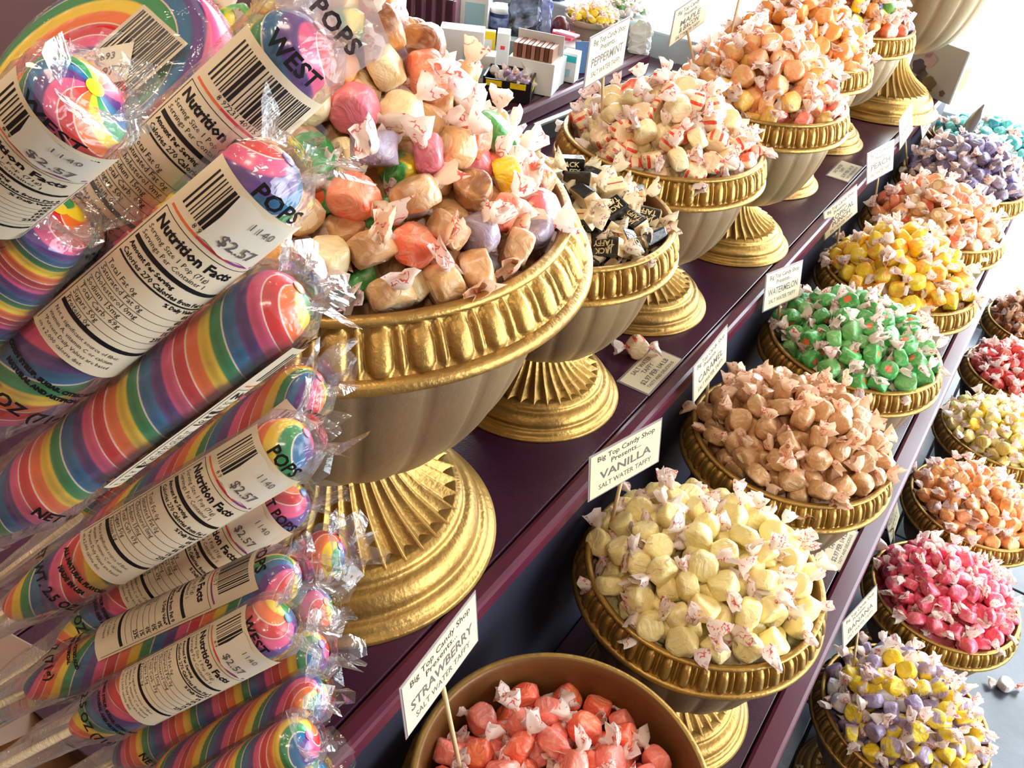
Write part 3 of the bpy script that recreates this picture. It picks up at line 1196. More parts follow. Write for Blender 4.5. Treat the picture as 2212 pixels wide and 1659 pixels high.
fill_urn('window-end urn', -0.4250, 2.4200, Z1 + 0.3845, 0.180, mound(0.192, 0.06, 2, -0.02), [K('end_urn_taffy', 'cream taffy', 'cream', 1)], T['cream'], 'end_urn_taffy_heap', 'taffies buried deeper in the large urn at the window end', False, [(0.004, 60)])

# middle shelf
fill_urn('strawberry urn', X2, 0.4332, Z2 + TOP, 0.122, mound(0.128, 0.030, 2.2, -0.040), [K('strawberry_taffy', 'orange-red strawberry taffy', 'strawberry', 1), K('pink_strawberry_taffy', 'pinker strawberry taffy', 'strawpink', 0.3)],
         T['strawpink'], 'strawberry_taffy_heap', 'strawberry taffies buried deeper in their urn', True)
fill_urn('vanilla urn', X2, 0.7584, Z2 + TOP, 0.126, mound(0.133, 0.062, 2.6, -0.006), [K('vanilla_taffy', 'pale yellow vanilla taffy', 'vanilla', 1)],
         T['vanilla'], 'vanilla_taffy_heap', 'vanilla taffies buried deeper in their urn', True)
fill_urn('brown taffy urn', X2, 1.0651, Z2 + TOP, 0.126, mound(0.133, 0.070, 2.4, -0.006), [K('caramel_brown_taffy', 'caramel-brown taffy', 'brown', 1, wax=M['wax_tan'])],
         T['brown'], 'caramel_brown_taffy_heap', 'caramel-brown taffies buried deeper in their urn', True)
fill_urn('green urn', X2, 1.3772, Z2 + TOP, 0.126, mound(0.133, 0.066, 2.4, -0.006), [K('watermelon_taffy', 'green taffy with orange-red centre', 'green', 1.2), K('pale_watermelon_taffy', 'paler plain green taffy', 'greenp', 0.5)],
         T['greenp'], 'watermelon_taffy_heap', 'green taffies buried deeper in their urn', True)
fill_urn('yellow-orange urn', X2, 1.6759, Z2 + TOP, 0.126, mound(0.133, 0.082, 2.2, -0.006), [K('bright_yellow_taffy', 'bright yellow taffy', 'yellow', 0.8), K('yellow_orange_taffy', 'yellow-orange taffy', 'yellor', 1.0)],
         T['yellor'], 'yellow_orange_taffy_heap', 'yellow and orange taffies buried deeper in their urn', True)
fill_urn('coral-peach urn', X2, 1.983, Z2 + TOP, 0.126, mound(0.133, 0.078, 2.2, -0.006), [K('coral_taffy', 'coral taffy', 'coral', 0.7), K('peach_tan_taffy', 'peach-tan taffy', 'peach', 1.0), K('tan_peach_taffy', 'tan taffy', 'tan', 0.6)],
         T['peach'], 'coral_taffy_heap', 'coral and peach taffies buried deeper in their urn', True)
fill_urn('purple urn', X2, 2.29, Z2 + TOP, 0.126, mound(0.133, 0.095, 2.0, -0.006), [K('grape_taffy', 'purple taffy', 'purple', 1.3), K('mauve_taffy', 'greyish mauve taffy', 'mauve', 0.5)],
         T['purple'], 'grape_taffy_heap', 'purple taffies buried deeper in their urn', False)
fill_urn('turquoise urn', X2, 2.60, Z2 + TOP, 0.126, mound(0.133, 0.060, 2.0, -0.006), [K('turquoise_taffy', 'turquoise taffy', 'turq', 1.2), K('teal_taffy', 'deeper teal taffy', 'teal', 0.4)],
         T['turq'], 'turquoise_taffy_heap', 'turquoise taffies buried deeper in their urn', False)
# floor row
fill_urn('yellow-lilac urn', X3, 1.1777, TOP, 0.126, mound(0.133, 0.074, 2.4, -0.006), [K('yellow_lilac_taffy', 'yellow and lilac swirled taffy', 'yl', 1.2), K('lilac_taffy', 'lilac taffy', 'lilac', 0.8), K('lemon_taffy', 'plain yellow taffy', 'yellow', 0.5), K('whitish_taffy', 'whitish taffy', 'white', 0.3)],
         T['lilac'], 'yellow_lilac_taffy_heap', 'yellow and lilac taffies buried deeper in their urn', True)
fill_urn('bright pink urn', X3, 1.5005, TOP, 0.126, mound(0.133, 0.074, 2.4, -0.006), [K('bright_pink_taffy', 'bright pink taffy', 'pink', 1)],
         T['pink'], 'bright_pink_taffy_heap', 'bright pink taffies buried deeper in their urn', True)
fill_urn('orange floor urn', X3, 1.82, TOP, 0.126, mound(0.133, 0.058, 2.4, -0.006), [K('floor_orange_taffy', 'orange taffy', 'orange', 1), K('floor_peach_taffy', 'peach taffy', 'peach', 0.5)],
         T['peach'], 'floor_orange_taffy_heap', 'orange taffies buried deeper in their floor urn', False)
fill_urn('pale yellow urn', X3, 2.14, TOP, 0.126, mound(0.133, 0.060, 2.4, -0.006), [K('butter_taffy', 'pale yellow taffy', 'butter', 1), K('floor_yellow_taffy', 'stronger yellow taffy', 'yellow', 0.3)],
         T['butter'], 'butter_taffy_heap', 'pale yellow taffies buried deeper in their floor urn', False)
fill_urn('red urn', X3, 2.46, TOP, 0.126, mound(0.133, 0.060, 2.4, -0.006), [K('red_taffy', 'red taffy', 'red', 1)],
         T['red'], 'red_taffy_heap', 'red taffies buried deeper in their floor urn', False)
fill_urn('end floor urn', X3, 2.78, TOP, 0.126, mound(0.133, 0.082, 2.4, -0.006), [K('floor_brown_taffy', 'brown taffy', 'brown', 1, wax=M['wax_tan']), K('floor_dark_taffy', 'dark brown taffy', 'dbrown', 0.6), K('floor_white_taffy', 'white taffy', 'white', 0.3)],
         T['brown'], 'floor_brown_taffy_heap', 'brown taffies buried deeper in the farthest floor urn', False)

# loose pieces
put_taffy('peppermint_taffy', 'single red-striped taffy lying on the upper shelf beside the price card', None, T['pepper'], M['wax'],
          Matrix.Translation((-0.366, 0.996, Z1 + 0.0155)) @ Matrix.Rotation(0.75, 4, 'Z') @ Matrix.Rotation(PI / 2 - 0.15, 4, 'X'), True)
put_taffy('stray_taffy', 'stray white taffy lying alone on the slate floor beside the pink urn', None, T['white'], M['wax'],
          Matrix.Translation((0.376, 1.603, 0.0135)) @ Matrix.Rotation(0.4, 4, 'Z'), True)
p = on_z(1757, 1652, 0.012)
put_taffy('stray_taffy', 'stray white taffy on the floor at the foot of the display', None, T['white'], M['wax'],
          Matrix.Translation((p.x, p.y, 0.0135)) @ Matrix.Rotation(1.0, 4, 'Z'), True)


# ================================================================== SIGNS AND CARDS
def rotvec(w):
    w = Vector(w)
    a = w.length
    return Matrix.Rotation(a, 3, w.normalized()) if a > 1e-9 else Matrix.Identity(3)


def sign(pos, rv, scale, lines, label, foot=None, dim=False):
    """pos = centre of the card; rv = small rotation from facing +x; lines = [(text, size, y, width)]"""
    R3 = rotvec(rv)
    right, up, nor = R3 @ Vector((0, 1, 0)), R3 @ Vector((0, 0, 1)), R3 @ Vector((1, 0, 0))
    mw = Matrix(((right.x, up.x, nor.x, pos[0]), (right.y, up.y, nor.y, pos[1]), (right.z, up.z, nor.z, pos[2]), (0, 0, 0, 1)))
    t = empty('flavour_sign', mw=mw)
    tag(t, label, 'sign', 'flavour signs on sticks')
    w, h = 0.110 * scale, 0.064 * scale
    link('laminate', box_mesh('laminate', w, h, 0.0008, M['laminate'], 0.0003, 'centre', 1), t, Matrix.Translation((0, 0, -0.0006)))
    link('card', box_mesh('card', w - 0.005, h - 0.005, 0.0006, M['card'], 0, 'centre'), t, Matrix.Translation((0, 0, 0.0001)))
    g = Geo()
    for (tx, sz, y, fit, bd, mi) in lines:
        g.text(tx, sz * scale, 0, y * scale, fit=fit * scale, bold=bd, mi=mi)
    link('lettering', g.mesh('lettering', [M['ink'], M['ink2']]), t, Matrix.Translation((0, 0, 0.00055)))
    if foot is not None:
        a = Vector((pos[0], pos[1], pos[2])) - up * (h * 0.30) - nor * 0.0026
        b = Vector(foot)
        d = b - a
        L = d.length
        V, F = lathe([(0.0022, 0), (0.0022, L)], 8, None, True)
        rot = d.to_track_quat('Z', 'Y').to_matrix().to_4x4()
        so = link('stick', pymesh('stick', V, F, M['stick']), t)
        so.matrix_basis = mw.inverted() @ Matrix.Translation(a) @ rot
    return t


def std(flavour, fit=0.078, second=None):
    L = [('Big Top Candy Shop', 0.0098, 0.0215, 0.086, 0.0001, 0), ('Presents...', 0.0098, 0.0115, 0.045, 0.0001, 0)]
    if second:
        L += [(flavour, 0.014, -0.001, fit, 0.0003, 1), (second, 0.013, -0.0125, 0.058, 0.0003, 1), ('SALT WATER TAFFY', 0.0085, -0.0235, 0.074, 0.0001, 1)]
    else:
        L += [(flavour, 0.0155, -0.0035, fit, 0.0003, 1), ('SALT WATER TAFFY', 0.0098, -0.0185, 0.080, 0.0001, 1)]
    return L


def scaled(p, s):
    v = Vector(p) - Vector((0, 0, CAM.z))
    return Vector((0, 0, CAM.z)) + v * s


sign((-0.239, 0.370, 0.934), (0.027, -0.115, 0.073), 1.0, std('STRAWBERRY', 0.090), 'STRAWBERRY sign on a stick in the strawberry urn', (-0.222, 0.405, 0.70))
sign((-0.250, 0.723, 0.901), (0.052, -0.124, -0.326), 1.0, std('VANILLA'), 'cream VANILLA sign standing behind the vanilla taffies', (-0.256, 0.742, 0.745))
sign((-0.265, 1.017, 0.863), (0.12, -0.174, -0.015), 1.0, std('CARAMEL'), 'sign standing at the corner of the brown taffy urn', (-0.256, 1.045, 0.745))
sign((-0.266, 1.323, 0.850), (-0.099, -0.234, -0.239), 1.0, std('WATERMELON', 0.088), 'WATERMELON sign standing behind the green taffies', (-0.256, 1.350, 0.745))
sign((-0.280, 1.694, 0.842), (0.274, -0.234, -0.265), 1.0, std('TROPICAL', 0.084, 'PUNCH'), 'tan sign behind the yellow and orange taffies', (-0.258, 1.690, 0.745))
q = scaled((-0.268, 1.866, 0.896), 1.045)
sign(q, (0.032, -0.298, -0.226), 1.045, std('PEACH'), 'sign behind the coral and peach taffies', (-0.256, 1.955, 0.745))
q = scaled((-0.268, 2.031, 0.926), 1.09)
sign(q, (0.119, -0.338, 0.011), 1.09, std('GRAPE'), 'pale backlit sign behind the purple taffies', (-0.256, 2.265, 0.745))
q = scaled((-0.268, 2.031, 0.926), 1.2)
sign(Vector((-0.285, 2.44, 0.83)), (0.05, -0.45, 0.05), 1.1, std('BLUE'), 'bluish sign behind the turquoise taffies', (-0.256, 2.57, 0.745))
sign((-0.508, 1.046, 1.215), (0.055, 0.01, 0.027), 1.0, std('PEPPERMINT', 0.086), 'PEPPERMINT sign on a stick above the peppermint taffies', (-0.515, 1.085, 1.085))
q = scaled((-0.563, 1.440, 1.179), 0.955)
sign(q, (0.238, 0.103, -0.094), 0.955, std('MAPLE', 0.060, '& BACON'), 'two-line flavour sign on a stick above the pink and peach taffies', (-0.500, 1.395, 1.08))
# signs of the floor row
for (px, py, x, y, ry, rz, fl, lb) in [(1858, 1332, 0.052, 1.1777, -0.30, -0.25, 'BANANA', 'buff sign leaning behind the yellow and lilac taffies'),
                                      (1930, 1125, 0.050, 1.5005, -0.45, 0.05, 'CHERRY', 'pinkish sign leaning behind the bright pink taffies'),
                                      (2066, 795, 0.055, 2.14, -0.35, -0.1, 'BANANA', 'grey-buff sign leaning behind the pale yellow floor urn')]:
    c = on_x(px, py, x)
    sign(c, (0.12, ry, rz), 1.0, std(fl), lb, (0.095, y, 0.22))
# sign stake at the top, behind the tan-orange taffies
c = on_x(1598, -6, -0.56)
V, F = lathe([(0.0025, 0), (0.0025, 0.17)], 8, None, True)
so = link('sign_stake', pymesh('sign_stake', V, F, M['stick']), None, Matrix.Translation((c.x, c.y, c.z - 0.14)))
tag(so, 'thin wooden stake rising from the tan-orange taffies', 'stake')


def price_card(x, y, z, rz, label):
    t = empty('price_card', (x, y, z), 0)
    t.rotation_euler = (0, 0, PI / 2 + rz)
    tag(t, label, 'card', 'price cards lying on the shelves')
    link('laminate', box_mesh('laminate', 0.110, 0.0495, 0.0006, M['laminate'], 0, 'base'), t)
    link('card', box_mesh('card', 0.104, 0.0435, 0.0005, M['card'], 0, 'base'), t, Matrix.Translation((0, 0, 0.0006)))
    g = Geo()
    g.text('SALT WATER', 0.0095, 0, 0.0145, fit=0.056, bold=0.0002)
    g.text('TAFFY', 0.0095, 0, 0.0048, fit=0.030, bold=0.0002)
    g.text('$2.97 PER 1/4 LB', 0.0100, 0, -0.0060, fit=0.078, bold=0.0002)
    g.text('TASTY AND DELICIOUS', 0.0065, 0, -0.0155, fit=0.078, bold=0.0001)
    link('lettering', g.mesh('lettering', [M['ink2']]), t, Matrix.Translation((0, 0, 0.00125)))
    return t


price_card(-0.3328, 0.979, Z1, 0.0, 'cream price card lying on the upper shelf beside the loose peppermint')
price_card(-0.3360, 1.908, Z1, 0.0, 'bluish price card lying on the upper shelf behind the tan sign')
price_card(-0.0290, 1.190, Z2, 0.03, 'price card lying on the middle shelf under the brown taffy urn')

# ================================================================== RAINBOW LOLLIPOPS
PL, PR = 0.165, 0.0162     # twist pop length and radius


def pop_mesh(seed, pitch=0.047, tilt=1.0):
    r_ = random.Random(seed)
    n, m = 48, 150
    V, HU, F = [], [], []
    ph = r_.random()
    for i in range(m + 1):
        u = i / m
        z = PL * u
        # rounded tip, gently tapered base
        tip = math.sqrt(max(0.0, 1 - max(0, (z - (PL - 0.014)) / 0.014) ** 2)) if z > PL - 0.014 else 1.0
        bs = 0.30 + 0.70 * min(1.0, (z / 0.035)) ** 0.55
        R = PR * bs * (0.12 + 0.88 * tip) * (0.94 + 0.06 * math.sin(u * PI))
        if i == m:
            R = 0.0028
        for j in range(n + 1):
            a = 2 * PI * j / n
            h = z / pitch + a / (2 * PI) * tilt + ph
            rid = abs(math.sin(PI * 7 * h)) ** 0.6
            big_ = abs(math.sin(PI * 2 * h))
            r = R * (1 + 0.055 * (rid - 0.6) + 0.05 * (big_ - 0.6))
            V.append((r * math.cos(a), r * math.sin(a), z))
            HU.append(h)
    w = n + 1
    for i in range(m):
        for j in range(n):
            F.append((i * w + j, i * w + j + 1, (i + 1) * w + j + 1, (i + 1) * w + j))
    F.append(tuple(range(n - 1, -1, -1)))
    k = len(V)
    for j in range(16):      # round dot of one colour on the very tip
        a = 2 * PI * j / 16
        V.append((0.0031 * math.cos(a), 0.0031 * math.sin(a), PL + 0.0004))
        HU.append(ph + PL / pitch + 0.07)
    V.append((0, 0, PL + 0.0014))
    HU.append(ph + PL / pitch + 0.07)
    F += [(k + j, k + (j + 1) % 16, k + 16) for j in range(16)]
    return pymesh('candy_twist', V, F, M['rainbow'], True, None, {'hue': HU})


POPS = [pop_mesh(1, 0.047, 1.0), pop_mesh(2, 0.052, -1.0), pop_mesh(3, 0.040, 1.0), pop_mesh(4, 0.050, 2.0)]


def wrapper_meshes(seed):
    """cellophane: a loose tube round the candy with a spiky crumpled end; a gathered sleeve round the stick"""
    n, m = 40, 34
    off = Vector((seed * 11.3, seed * 3.1, 0))
    V, F = [], []
    for i in range(m + 1):
        u = i / m
        z = 0.0 + (PL + 0.004) * u
        R = PR * 1.16
        if z < 0.03:
            R = PR * (0.72 + 0.44 * (z / 0.03))
        if z > PL - 0.006:
            R = PR * (1.16 - 0.55 * ((z - (PL - 0.006)) / 0.010))
        for j in range(n):
            a = 2 * PI * j / n
            p = Vector((math.cos(a) * 1.7, math.sin(a) * 1.7, z * 42)) + off
            d = noise.noise(p) * 0.0012 + abs(noise.noise(p * 2.3)) * 0.0011
            V.append(((R + d) * math.cos(a), (R + d) * math.sin(a), z))
    for i in range(m):
        for j in range(n):
            F.append((i * n + j, i * n + (j + 1) % n, (i + 1) * n + (j + 1) % n, (i + 1) * n + j))
    tube = pymesh('wrapper', V, F, M['cello'], False)
    # crumpled tuft beyond the tip: flat pleated points
    r_ = random.Random(seed)
    g = Geo()
    k = 9
    for s in range(k):
        a = 2 * PI * s / k + r_.uniform(-0.25, 0.25)
        L = r_.uniform(0.012, 0.026)
        out = r_.uniform(0.35, 1.05)
        w = r_.uniform(0.004, 0.009)
        c = Vector((math.cos(a), math.sin(a), 0))
        tgt = Vector((-math.sin(a), math.cos(a), 0))
        b0 = c * (PR * 0.55) + Vector((0, 0, PL - 0.001))
        m1 = b0 + (c * out + Vector((0, 0, 1))).normalized() * L * 0.5
        e = b0 + (c * (out + r_.uniform(-0.3, 0.6)) + Vector((0, 0, 1)) + tgt * r_.uniform(-0.5, 0.5)).normalized() * L
        lift = c * r_.uniform(-0.003, 0.003)
        vs = [b0 - tgt * w, b0 + tgt * w, m1 - tgt * w * 1.2 + lift, m1 + lift * -1.2, m1 + tgt * w * 1.2 + lift, e - tgt * w * r_.uniform(0, 1.1), e + tgt * w * r_.uniform(0, 0.9)]
        g.add(vs, [(0, 3, 2), (0, 1, 3), (1, 4, 3), (2, 3, 5), (3, 6, 5), (3, 4, 6)])
    tuft = g.mesh('wrapper_end', [M['cello']])
    # gathered sleeve down the stick (unit length along -z, scaled per pop)
    V, F = [], []
    n, m = 26, 12
    for i in range(m + 1):
        u = i / m
        R = PR * (0.74 - 0.42 * u)
        for j in range(n):
            a = 2 * PI * j / n
            d = 1 + 0.30 * math.sin(7 * a + seed) * (0.25 + 0.6 * u) + 0.22 * noise.noise(Vector((math.cos(a) * 2, math.sin(a) * 2, u * 5)) + off)
            V.append((R * d * math.cos(a), R * d * math.sin(a), -u))
    for i in range(m):
        for j in range(n):
            F.append((i * n + j, i * n + (j + 1) % n, (i + 1) * n + (j + 1) % n, (i + 1) * n + j))
    sleeve = pymesh('wrapper_sleeve', V, F, M['cello_bag'], False)
    return tube, tuft, sleeve


WRAPS = [wrapper_meshes(i + 1) for i in range(4)]

# paper label with the nutrition panel (x runs round the pop, y up towards the tip)
RL = PR * 1.26
LW, LH = 0.046, 0.094


def label_meshes():
    g = Geo()
    V, F = [], []
    nx, ny = 18, 2
    for i in range(nx + 1):
        for j in range(ny + 1):
            V.append((-LW / 2 + LW * i / nx, LH * j / ny, 0))
    for i in range(nx):
        for j in range(ny):
            k = i * (ny + 1) + j
            F.append((k, k + ny + 1, k + ny + 2, k + 1))
    g.add(V, F, 0)
    paper = g.bend(RL).mesh('paper_label', [M['paper']], True)
    g = Geo()
    x0, x1 = -LW / 2 + 0.0025, LW / 2 - 0.0025
    yt = 0.0665

    def bar(y, h, a=x0, b=x1, mi=0):
        g.rect(a, b, y, y + h, 14, mi)

    def row(y, left, right=None, sz=0.0034, bold=0.0):
        V, F = text_geo(left, sz, 'LEFT', bold, 1.0, 1)
        g.add([v + Vector((x0 + 0.0006, y, 0)) for v in V], F)
        if right:
            V, F = text_geo(right, sz, 'RIGHT', 0.0001, 1.0, 1)
            g.add([v + Vector((x1 - 0.0006, y, 0)) for v in V], F)
    row(yt - 0.0030, 'Nutrition Facts', None, 0.0058, 0.00022)
    row(yt - 0.0075, 'Serving Size 1 Pop (71g)', None, 0.0030)
    row(yt - 0.0107, 'Servings Per Container 1', None, 0.0030)
    bar(yt - 0.0148, 0.0019)
    row(yt - 0.0168, 'Amount Per Serving', None, 0.0027, 0.0001)
    row(yt - 0.0201, 'Calories 270', 'Calories from Fat 0', 0.0030, 0.00006)
    bar(yt - 0.0226, 0.0008)
    row(yt - 0.0243, '', '% Daily Value*', 0.0026, 0.0001)
    y = yt - 0.0276
    for a, b in (('Total Fat 0g', '0%'), ('Saturated Fat 0g', '0%'), ('Cholesterol 0mg', '0%'), ('Sodium 15mg', '1%'), ('Total Carb. 69g', '23%'), ('Sugars 50g', None), ('Protein 0g', None)):
        row(y, a, b, 0.0032)
        bar(y - 0.0022, 0.00022)
        y -= 0.0036
    bar(y + 0.0006, 0.0019)
    for s in ('Not a significant source of fiber,', 'vitamin A, vitamin C or calcium.', '*Percent Daily Values are based', 'on a 2,000 calorie diet.'):
        y -= 0.0029
        row(y + 0.0006, s, None, 0.0024)
    # frame round the panel
    for xx in (-LW / 2 + 0.0012, LW / 2 - 0.0014):
        g.rect(xx, xx + 0.00025, 0.002, yt + 0.001, 1)
    g.rect(-LW / 2 + 0.0012, LW / 2 - 0.0012, yt + 0.001, yt + 0.0013, 14)
    # coloured rule and bar code
    g.rect(x0, x0 + 0.014, yt + 0.0030, yt + 0.0040, 4, 1)
    g.rect(x0 + 0.014, x0 + 0.028, yt + 0.0030, yt + 0.0040, 4, 2)
    g.rect(x0 + 0.028, x1, yt + 0.0030, yt + 0.0040, 4, 3)
    r_ = random.Random(5)
    x = x0 + 0.002
    while x < x1 - 0.004:
        w = r_.choice([0.0004, 0.0004, 0.0008, 0.0014])
        g.rect(x, x + w, yt + 0.0070, LH - 0.003, 1)
        x += w + r_.choice([0.0005, 0.0008, 0.0012])
    V, F = text_geo('8 97231 40115 7', 0.0030, 'CENTER', 0, 1.0, 1)
    g.add([v + Vector((0, yt + 0.0055, 0)) for v in V], F)
    for i in range(len(g.V)):
        g.V[i].z = 0.0001
    pr = g.bend(RL).mesh('label_print', [M['black'], M['rule_a'], M['rule_b'], M['rule_c']])
    return paper, pr


M['rule_a'] = plain('orange_rule', (0.88, 0.42, 0.25), 0.5, var=0.05)
M['rule_b'] = plain('red_rule', (0.82, 0.25, 0.30), 0.5, var=0.05)
M['rule_c'] = plain('purple_rule', (0.55, 0.25, 0.55), 0.5, var=0.05)
LABEL, LPRINT = label_meshes()


def sticker_meshes(price, num):
    RS = RL + 0.0005
    g = Geo()
    w, h = 0.024, 0.021
    V, F = [], []
    for i in range(9):
        for j in range(3):
            V.append((-w / 2 + w * i / 8 + 0.0006 * math.sin(j * 2.1), h * j / 2 + 0.0007 * math.sin(i * 1.3), 0.0002 * (1 + math.sin(i * 0.9 + j))))
    for i in range(8):
        for j in range(2):
            k = i * 3 + j
            F.append((k, k + 3, k + 4, k + 1))
    g.add(V, F)
    pad = g.bend(RS).mesh('price_sticker', [M['sticker']], True)
    g = Geo()
    g.text(price, 0.0062, 0.001, 0.0050, space=1.1, bold=0.0001)
    g.text(num, 0.0048, 0.002, 0.0155, space=1.15)
    for v in g.V:
        v.z = 0.0006
    return pad, g.bend(RS).mesh('sticker_print', [M['ink2']])


STK = sticker_meshes('$2.57', '1140')
STK_BIG = sticker_meshes('$5.97', '2693')


def tip_print(lines):
    g = Geo()
    for tx, sz, y, x in lines:
        g.text(tx, sz, x, y, bold=0.00025, space=1.05)
    for v in g.V:
        v.z = 0.0
    return g.bend(PR * 1.235).mesh('wrapper_print', [M['black']])


TIPS = [tip_print([('WEST', 0.0085, PL - 0.010, -0.002), ('TWIST', 0.0045, PL - 0.018, 0.0), ('ITEM 89723', 0.0058, PL - 0.026, 0.0)]),
        tip_print([('POPS', 0.0085, PL - 0.008, 0.004), ('ITEM 89723', 0.0055, PL - 0.024, 0.0)]),
        tip_print([('WEST POPS', 0.0075, PL - 0.009, 0.0), ('TEMPE, AZ', 0.0050, PL - 0.018, 0.0)])]
LOW = [tip_print([('NET WT. 2.5 OZ (71g)', 0.0068, 0.036, 0.0), ('ALL NATURAL FLAVORS', 0.0032, 0.052, 0.0), ('MADE IN USA', 0.0032, 0.047, 0.0)]),
       tip_print([('2.5 OZ (71g)', 0.0075, 0.030, 0.0), ('CORN SYRUP, SUGAR, CITRIC ACID', 0.0026, 0.047, 0.0), ('NATURAL AND ARTIFICIAL', 0.0026, 0.043, 0.0)])]

# tip px, tip depth, base px, base depth, width px, label side angle (deg), flags, label text
POPLIST = [
    (690, 62, .345, 25, 665, .365, 196, 12, 'LS', 'rainbow twist lollipop uppermost at the tips, bar code facing the camera'),
    (622, 345, .345, -45, 905, .365, 200, 18, 'LS', 'rainbow twist lollipop with a wide nutrition label, overlapping the uppermost lollipop'),
    (645, 622, .375, -30, 1135, .39, 180, 118, 'L', 'rainbow twist lollipop with bare bands and yellow tip beside the large urn'),
    (690, 815, .505, 150, 1225, .50, 128, 60, 'LS', 'rainbow twist lollipop half hidden with its label turned sideways'),
    (662, 935, .465, 22, 1318, .49, 138, 10, 'LS', 'rainbow twist lollipop whose label and price sticker sit level with the urn bowl'),
    (655, 1065, .535, 135, 1395, .55, 118, -8, 'LS', 'rainbow twist lollipop with grey label under the urn bowl'),
    (735, 1180, .60, 300, 1400, .60, 112, 95, '', 'rainbow twist lollipop with purple and white tip nearest the urn foot'),
    (640, 1232, .50, 65, 1492, .515, 122, -62, 'L', 'rainbow twist lollipop with blue tip and label on its upper side'),
    (705, 1300, .58, 330, 1470, .58, 112, 150, '', 'rainbow twist lollipop with pink tip tucked behind'),
    (622, 1335, .465, 165, 1572, .515, 128, 8, 'LS', 'rainbow twist lollipop with cream label, lowest of the labelled ones'),
    (695, 1392, .55, 255, 1640, .55, 118, 110, 'L', 'rainbow twist lollipop showing red bands below the lowest label'),
    (692, 1492, .52, 330, 1695, .55, 112, 160, '', 'rainbow twist lollipop with yellow and orange tip near the bottom edge'),
    (668, 1588, .49, 360, 1765, .53, 118, 170, '', 'rainbow twist lollipop with green bands at the bottom edge'),
    (690, 1672, .535, 380, 1850, .54, 118, 90, '', 'rainbow twist lollipop cut by the bottom edge with blue tip'),
    (128, 450, .335, -110, 770, .35, 185, 120, '', 'rainbow twist lollipop with bulging red and green tip below the grey label'),
    (205, 190, .29, -150, 500, .30, 225, 5, 'LS', 'rainbow lollipop with grey label in front of the round swirl lollipop'),
    (545, 300, .43, 150, 640, .44, 150, 140, '', 'rainbow twist lollipop seen between the two topmost labels'),
    (520, 860, .56, 190, 1105, .56, 112, 150, '', 'rainbow twist lollipop glimpsed behind with orange bands'),
    (300, 1165, .66, 40, 1330, .66, 80, 150, '', 'small rainbow twist lollipop far behind the sticks'),
    (150, 1440, .62, -120, 1585, .62, 84, 150, '', 'magenta banded lollipop low behind the bare sticks'),
]

mean = Vector((0, 0, 0))
ends = []
for q in POPLIST:
    a, b = at_t(q[0], q[1], q[2]), at_t(q[3], q[4], q[2] + 0.05)
    ends.append((a, b))
    mean += (b - a).normalized()
mean.normalize()
far = max((b - at_t(0, 0, 0.0)).dot(mean) for a, b in ends) + 0.03   # rack plane along the mean stick direction
RACK_D = far


def make_pop(i, q):
    tx, ty, tt, bx, by, bt, wpx, la, fl, lb = q
    a, b = ends[i]
    ax = (a - b)
    L = ax.length
    ax.normalize()
    tc = (CAM - (a + b) / 2)
    xx = (tc - ax * tc.dot(ax)).normalized()
    yy = ax.cross(xx).normalized()
    tm = tt + 0.02
    s = wpx * 0.5 * tm / FPX / (PR * 1.05)
    mw = Matrix(((xx.x, yy.x, ax.x, b.x), (xx.y, yy.y, ax.y, b.y), (xx.z, yy.z, ax.z, b.z), (0, 0, 0, 1)))
    t = empty('twist_lollipop', mw=mw)
    tag(t, lb, 'lollipop', 'rainbow twist lollipops')
    S = Matrix.Diagonal((s, s, L / PL, 1))
    spin = Matrix.Rotation(random.uniform(0, 6.28), 4, 'Z')
    link('candy_twist', POPS[i % 4], t, S @ spin)
    tube, tuft, sleeve = WRAPS[i % 4]
    wr = link('wrapper', tube, t, S @ spin)
    te = link('wrapper_end', tuft, t, S @ spin)
    # stick down to the rack
    SL = (RACK_D - b.dot(mean) + at_t(0, 0, 0).dot(mean)) / max(0.3, -ax.dot(mean))
    SL = max(0.03, SL)
    V, F = lathe([(0.0026, 0), (0.0026, 1)], 10, None, True)
    if 'stick_me' not in M:
        M['stick_me'] = pymesh('stick', V, F, M['stick'])
    link('stick', M['stick_me'], t, Matrix.Translation((0, 0, -SL)) @ Matrix.Diagonal((1, 1, SL + 0.02, 1)))
    link('wrapper_sleeve', sleeve, t, Matrix.Diagonal((s, s, min(0.12, SL * 0.8), 1)))
    RA = Matrix.Rotation(math.radians(la), 4, 'Z')
    if 'L' in fl:
        lo = 0.060 if i not in (0,) else 0.056
        lab = link('paper_label', LABEL, t, S @ RA @ Matrix.Translation((0, 0, lo)))
        link('label_print', LPRINT, lab)
        if 'S' in fl and i != 0:
            pad, pr = STK if i != 15 else STK
            st = link('price_sticker', pad, t, S @ RA @ Matrix.Rotation(0.25, 4, 'Z') @ Matrix.Translation((0, 0, lo + 0.071)))
            link('sticker_print', pr, st)
    if i == 0:
        g = Geo()
        g.add([(0.004, -0.019, PL - 0.004), (0.004, 0.017, PL - 0.010), (0.007, 0.021, PL + 0.016), (0.006, -0.004, PL + 0.024), (0.004, -0.015, PL + 0.012)], [(0, 1, 2, 3, 4)])
        fl_ = link('wrapper_flap', g.mesh('wrapper_flap', [M['film_flap']]), t, S)
        g = Geo()
        g.text('POPS', 0.0085, 0, 0, bold=0.0003, space=1.1)
        link('flap_print', g.mesh('flap_print', [M['black']]), fl_, Matrix(((0, 0, 1, 0.0075), (1, 0, 0, 0.003), (0, 1, 0, PL + 0.006), (0, 0, 0, 1))))
    link('wrapper_print', TIPS[i % 3], t, S @ RA)
    link('wrapper_print', LOW[i % 2], t, S @ RA)
    return t


for i, q in enumerate(POPLIST):
    make_pop(i, q)

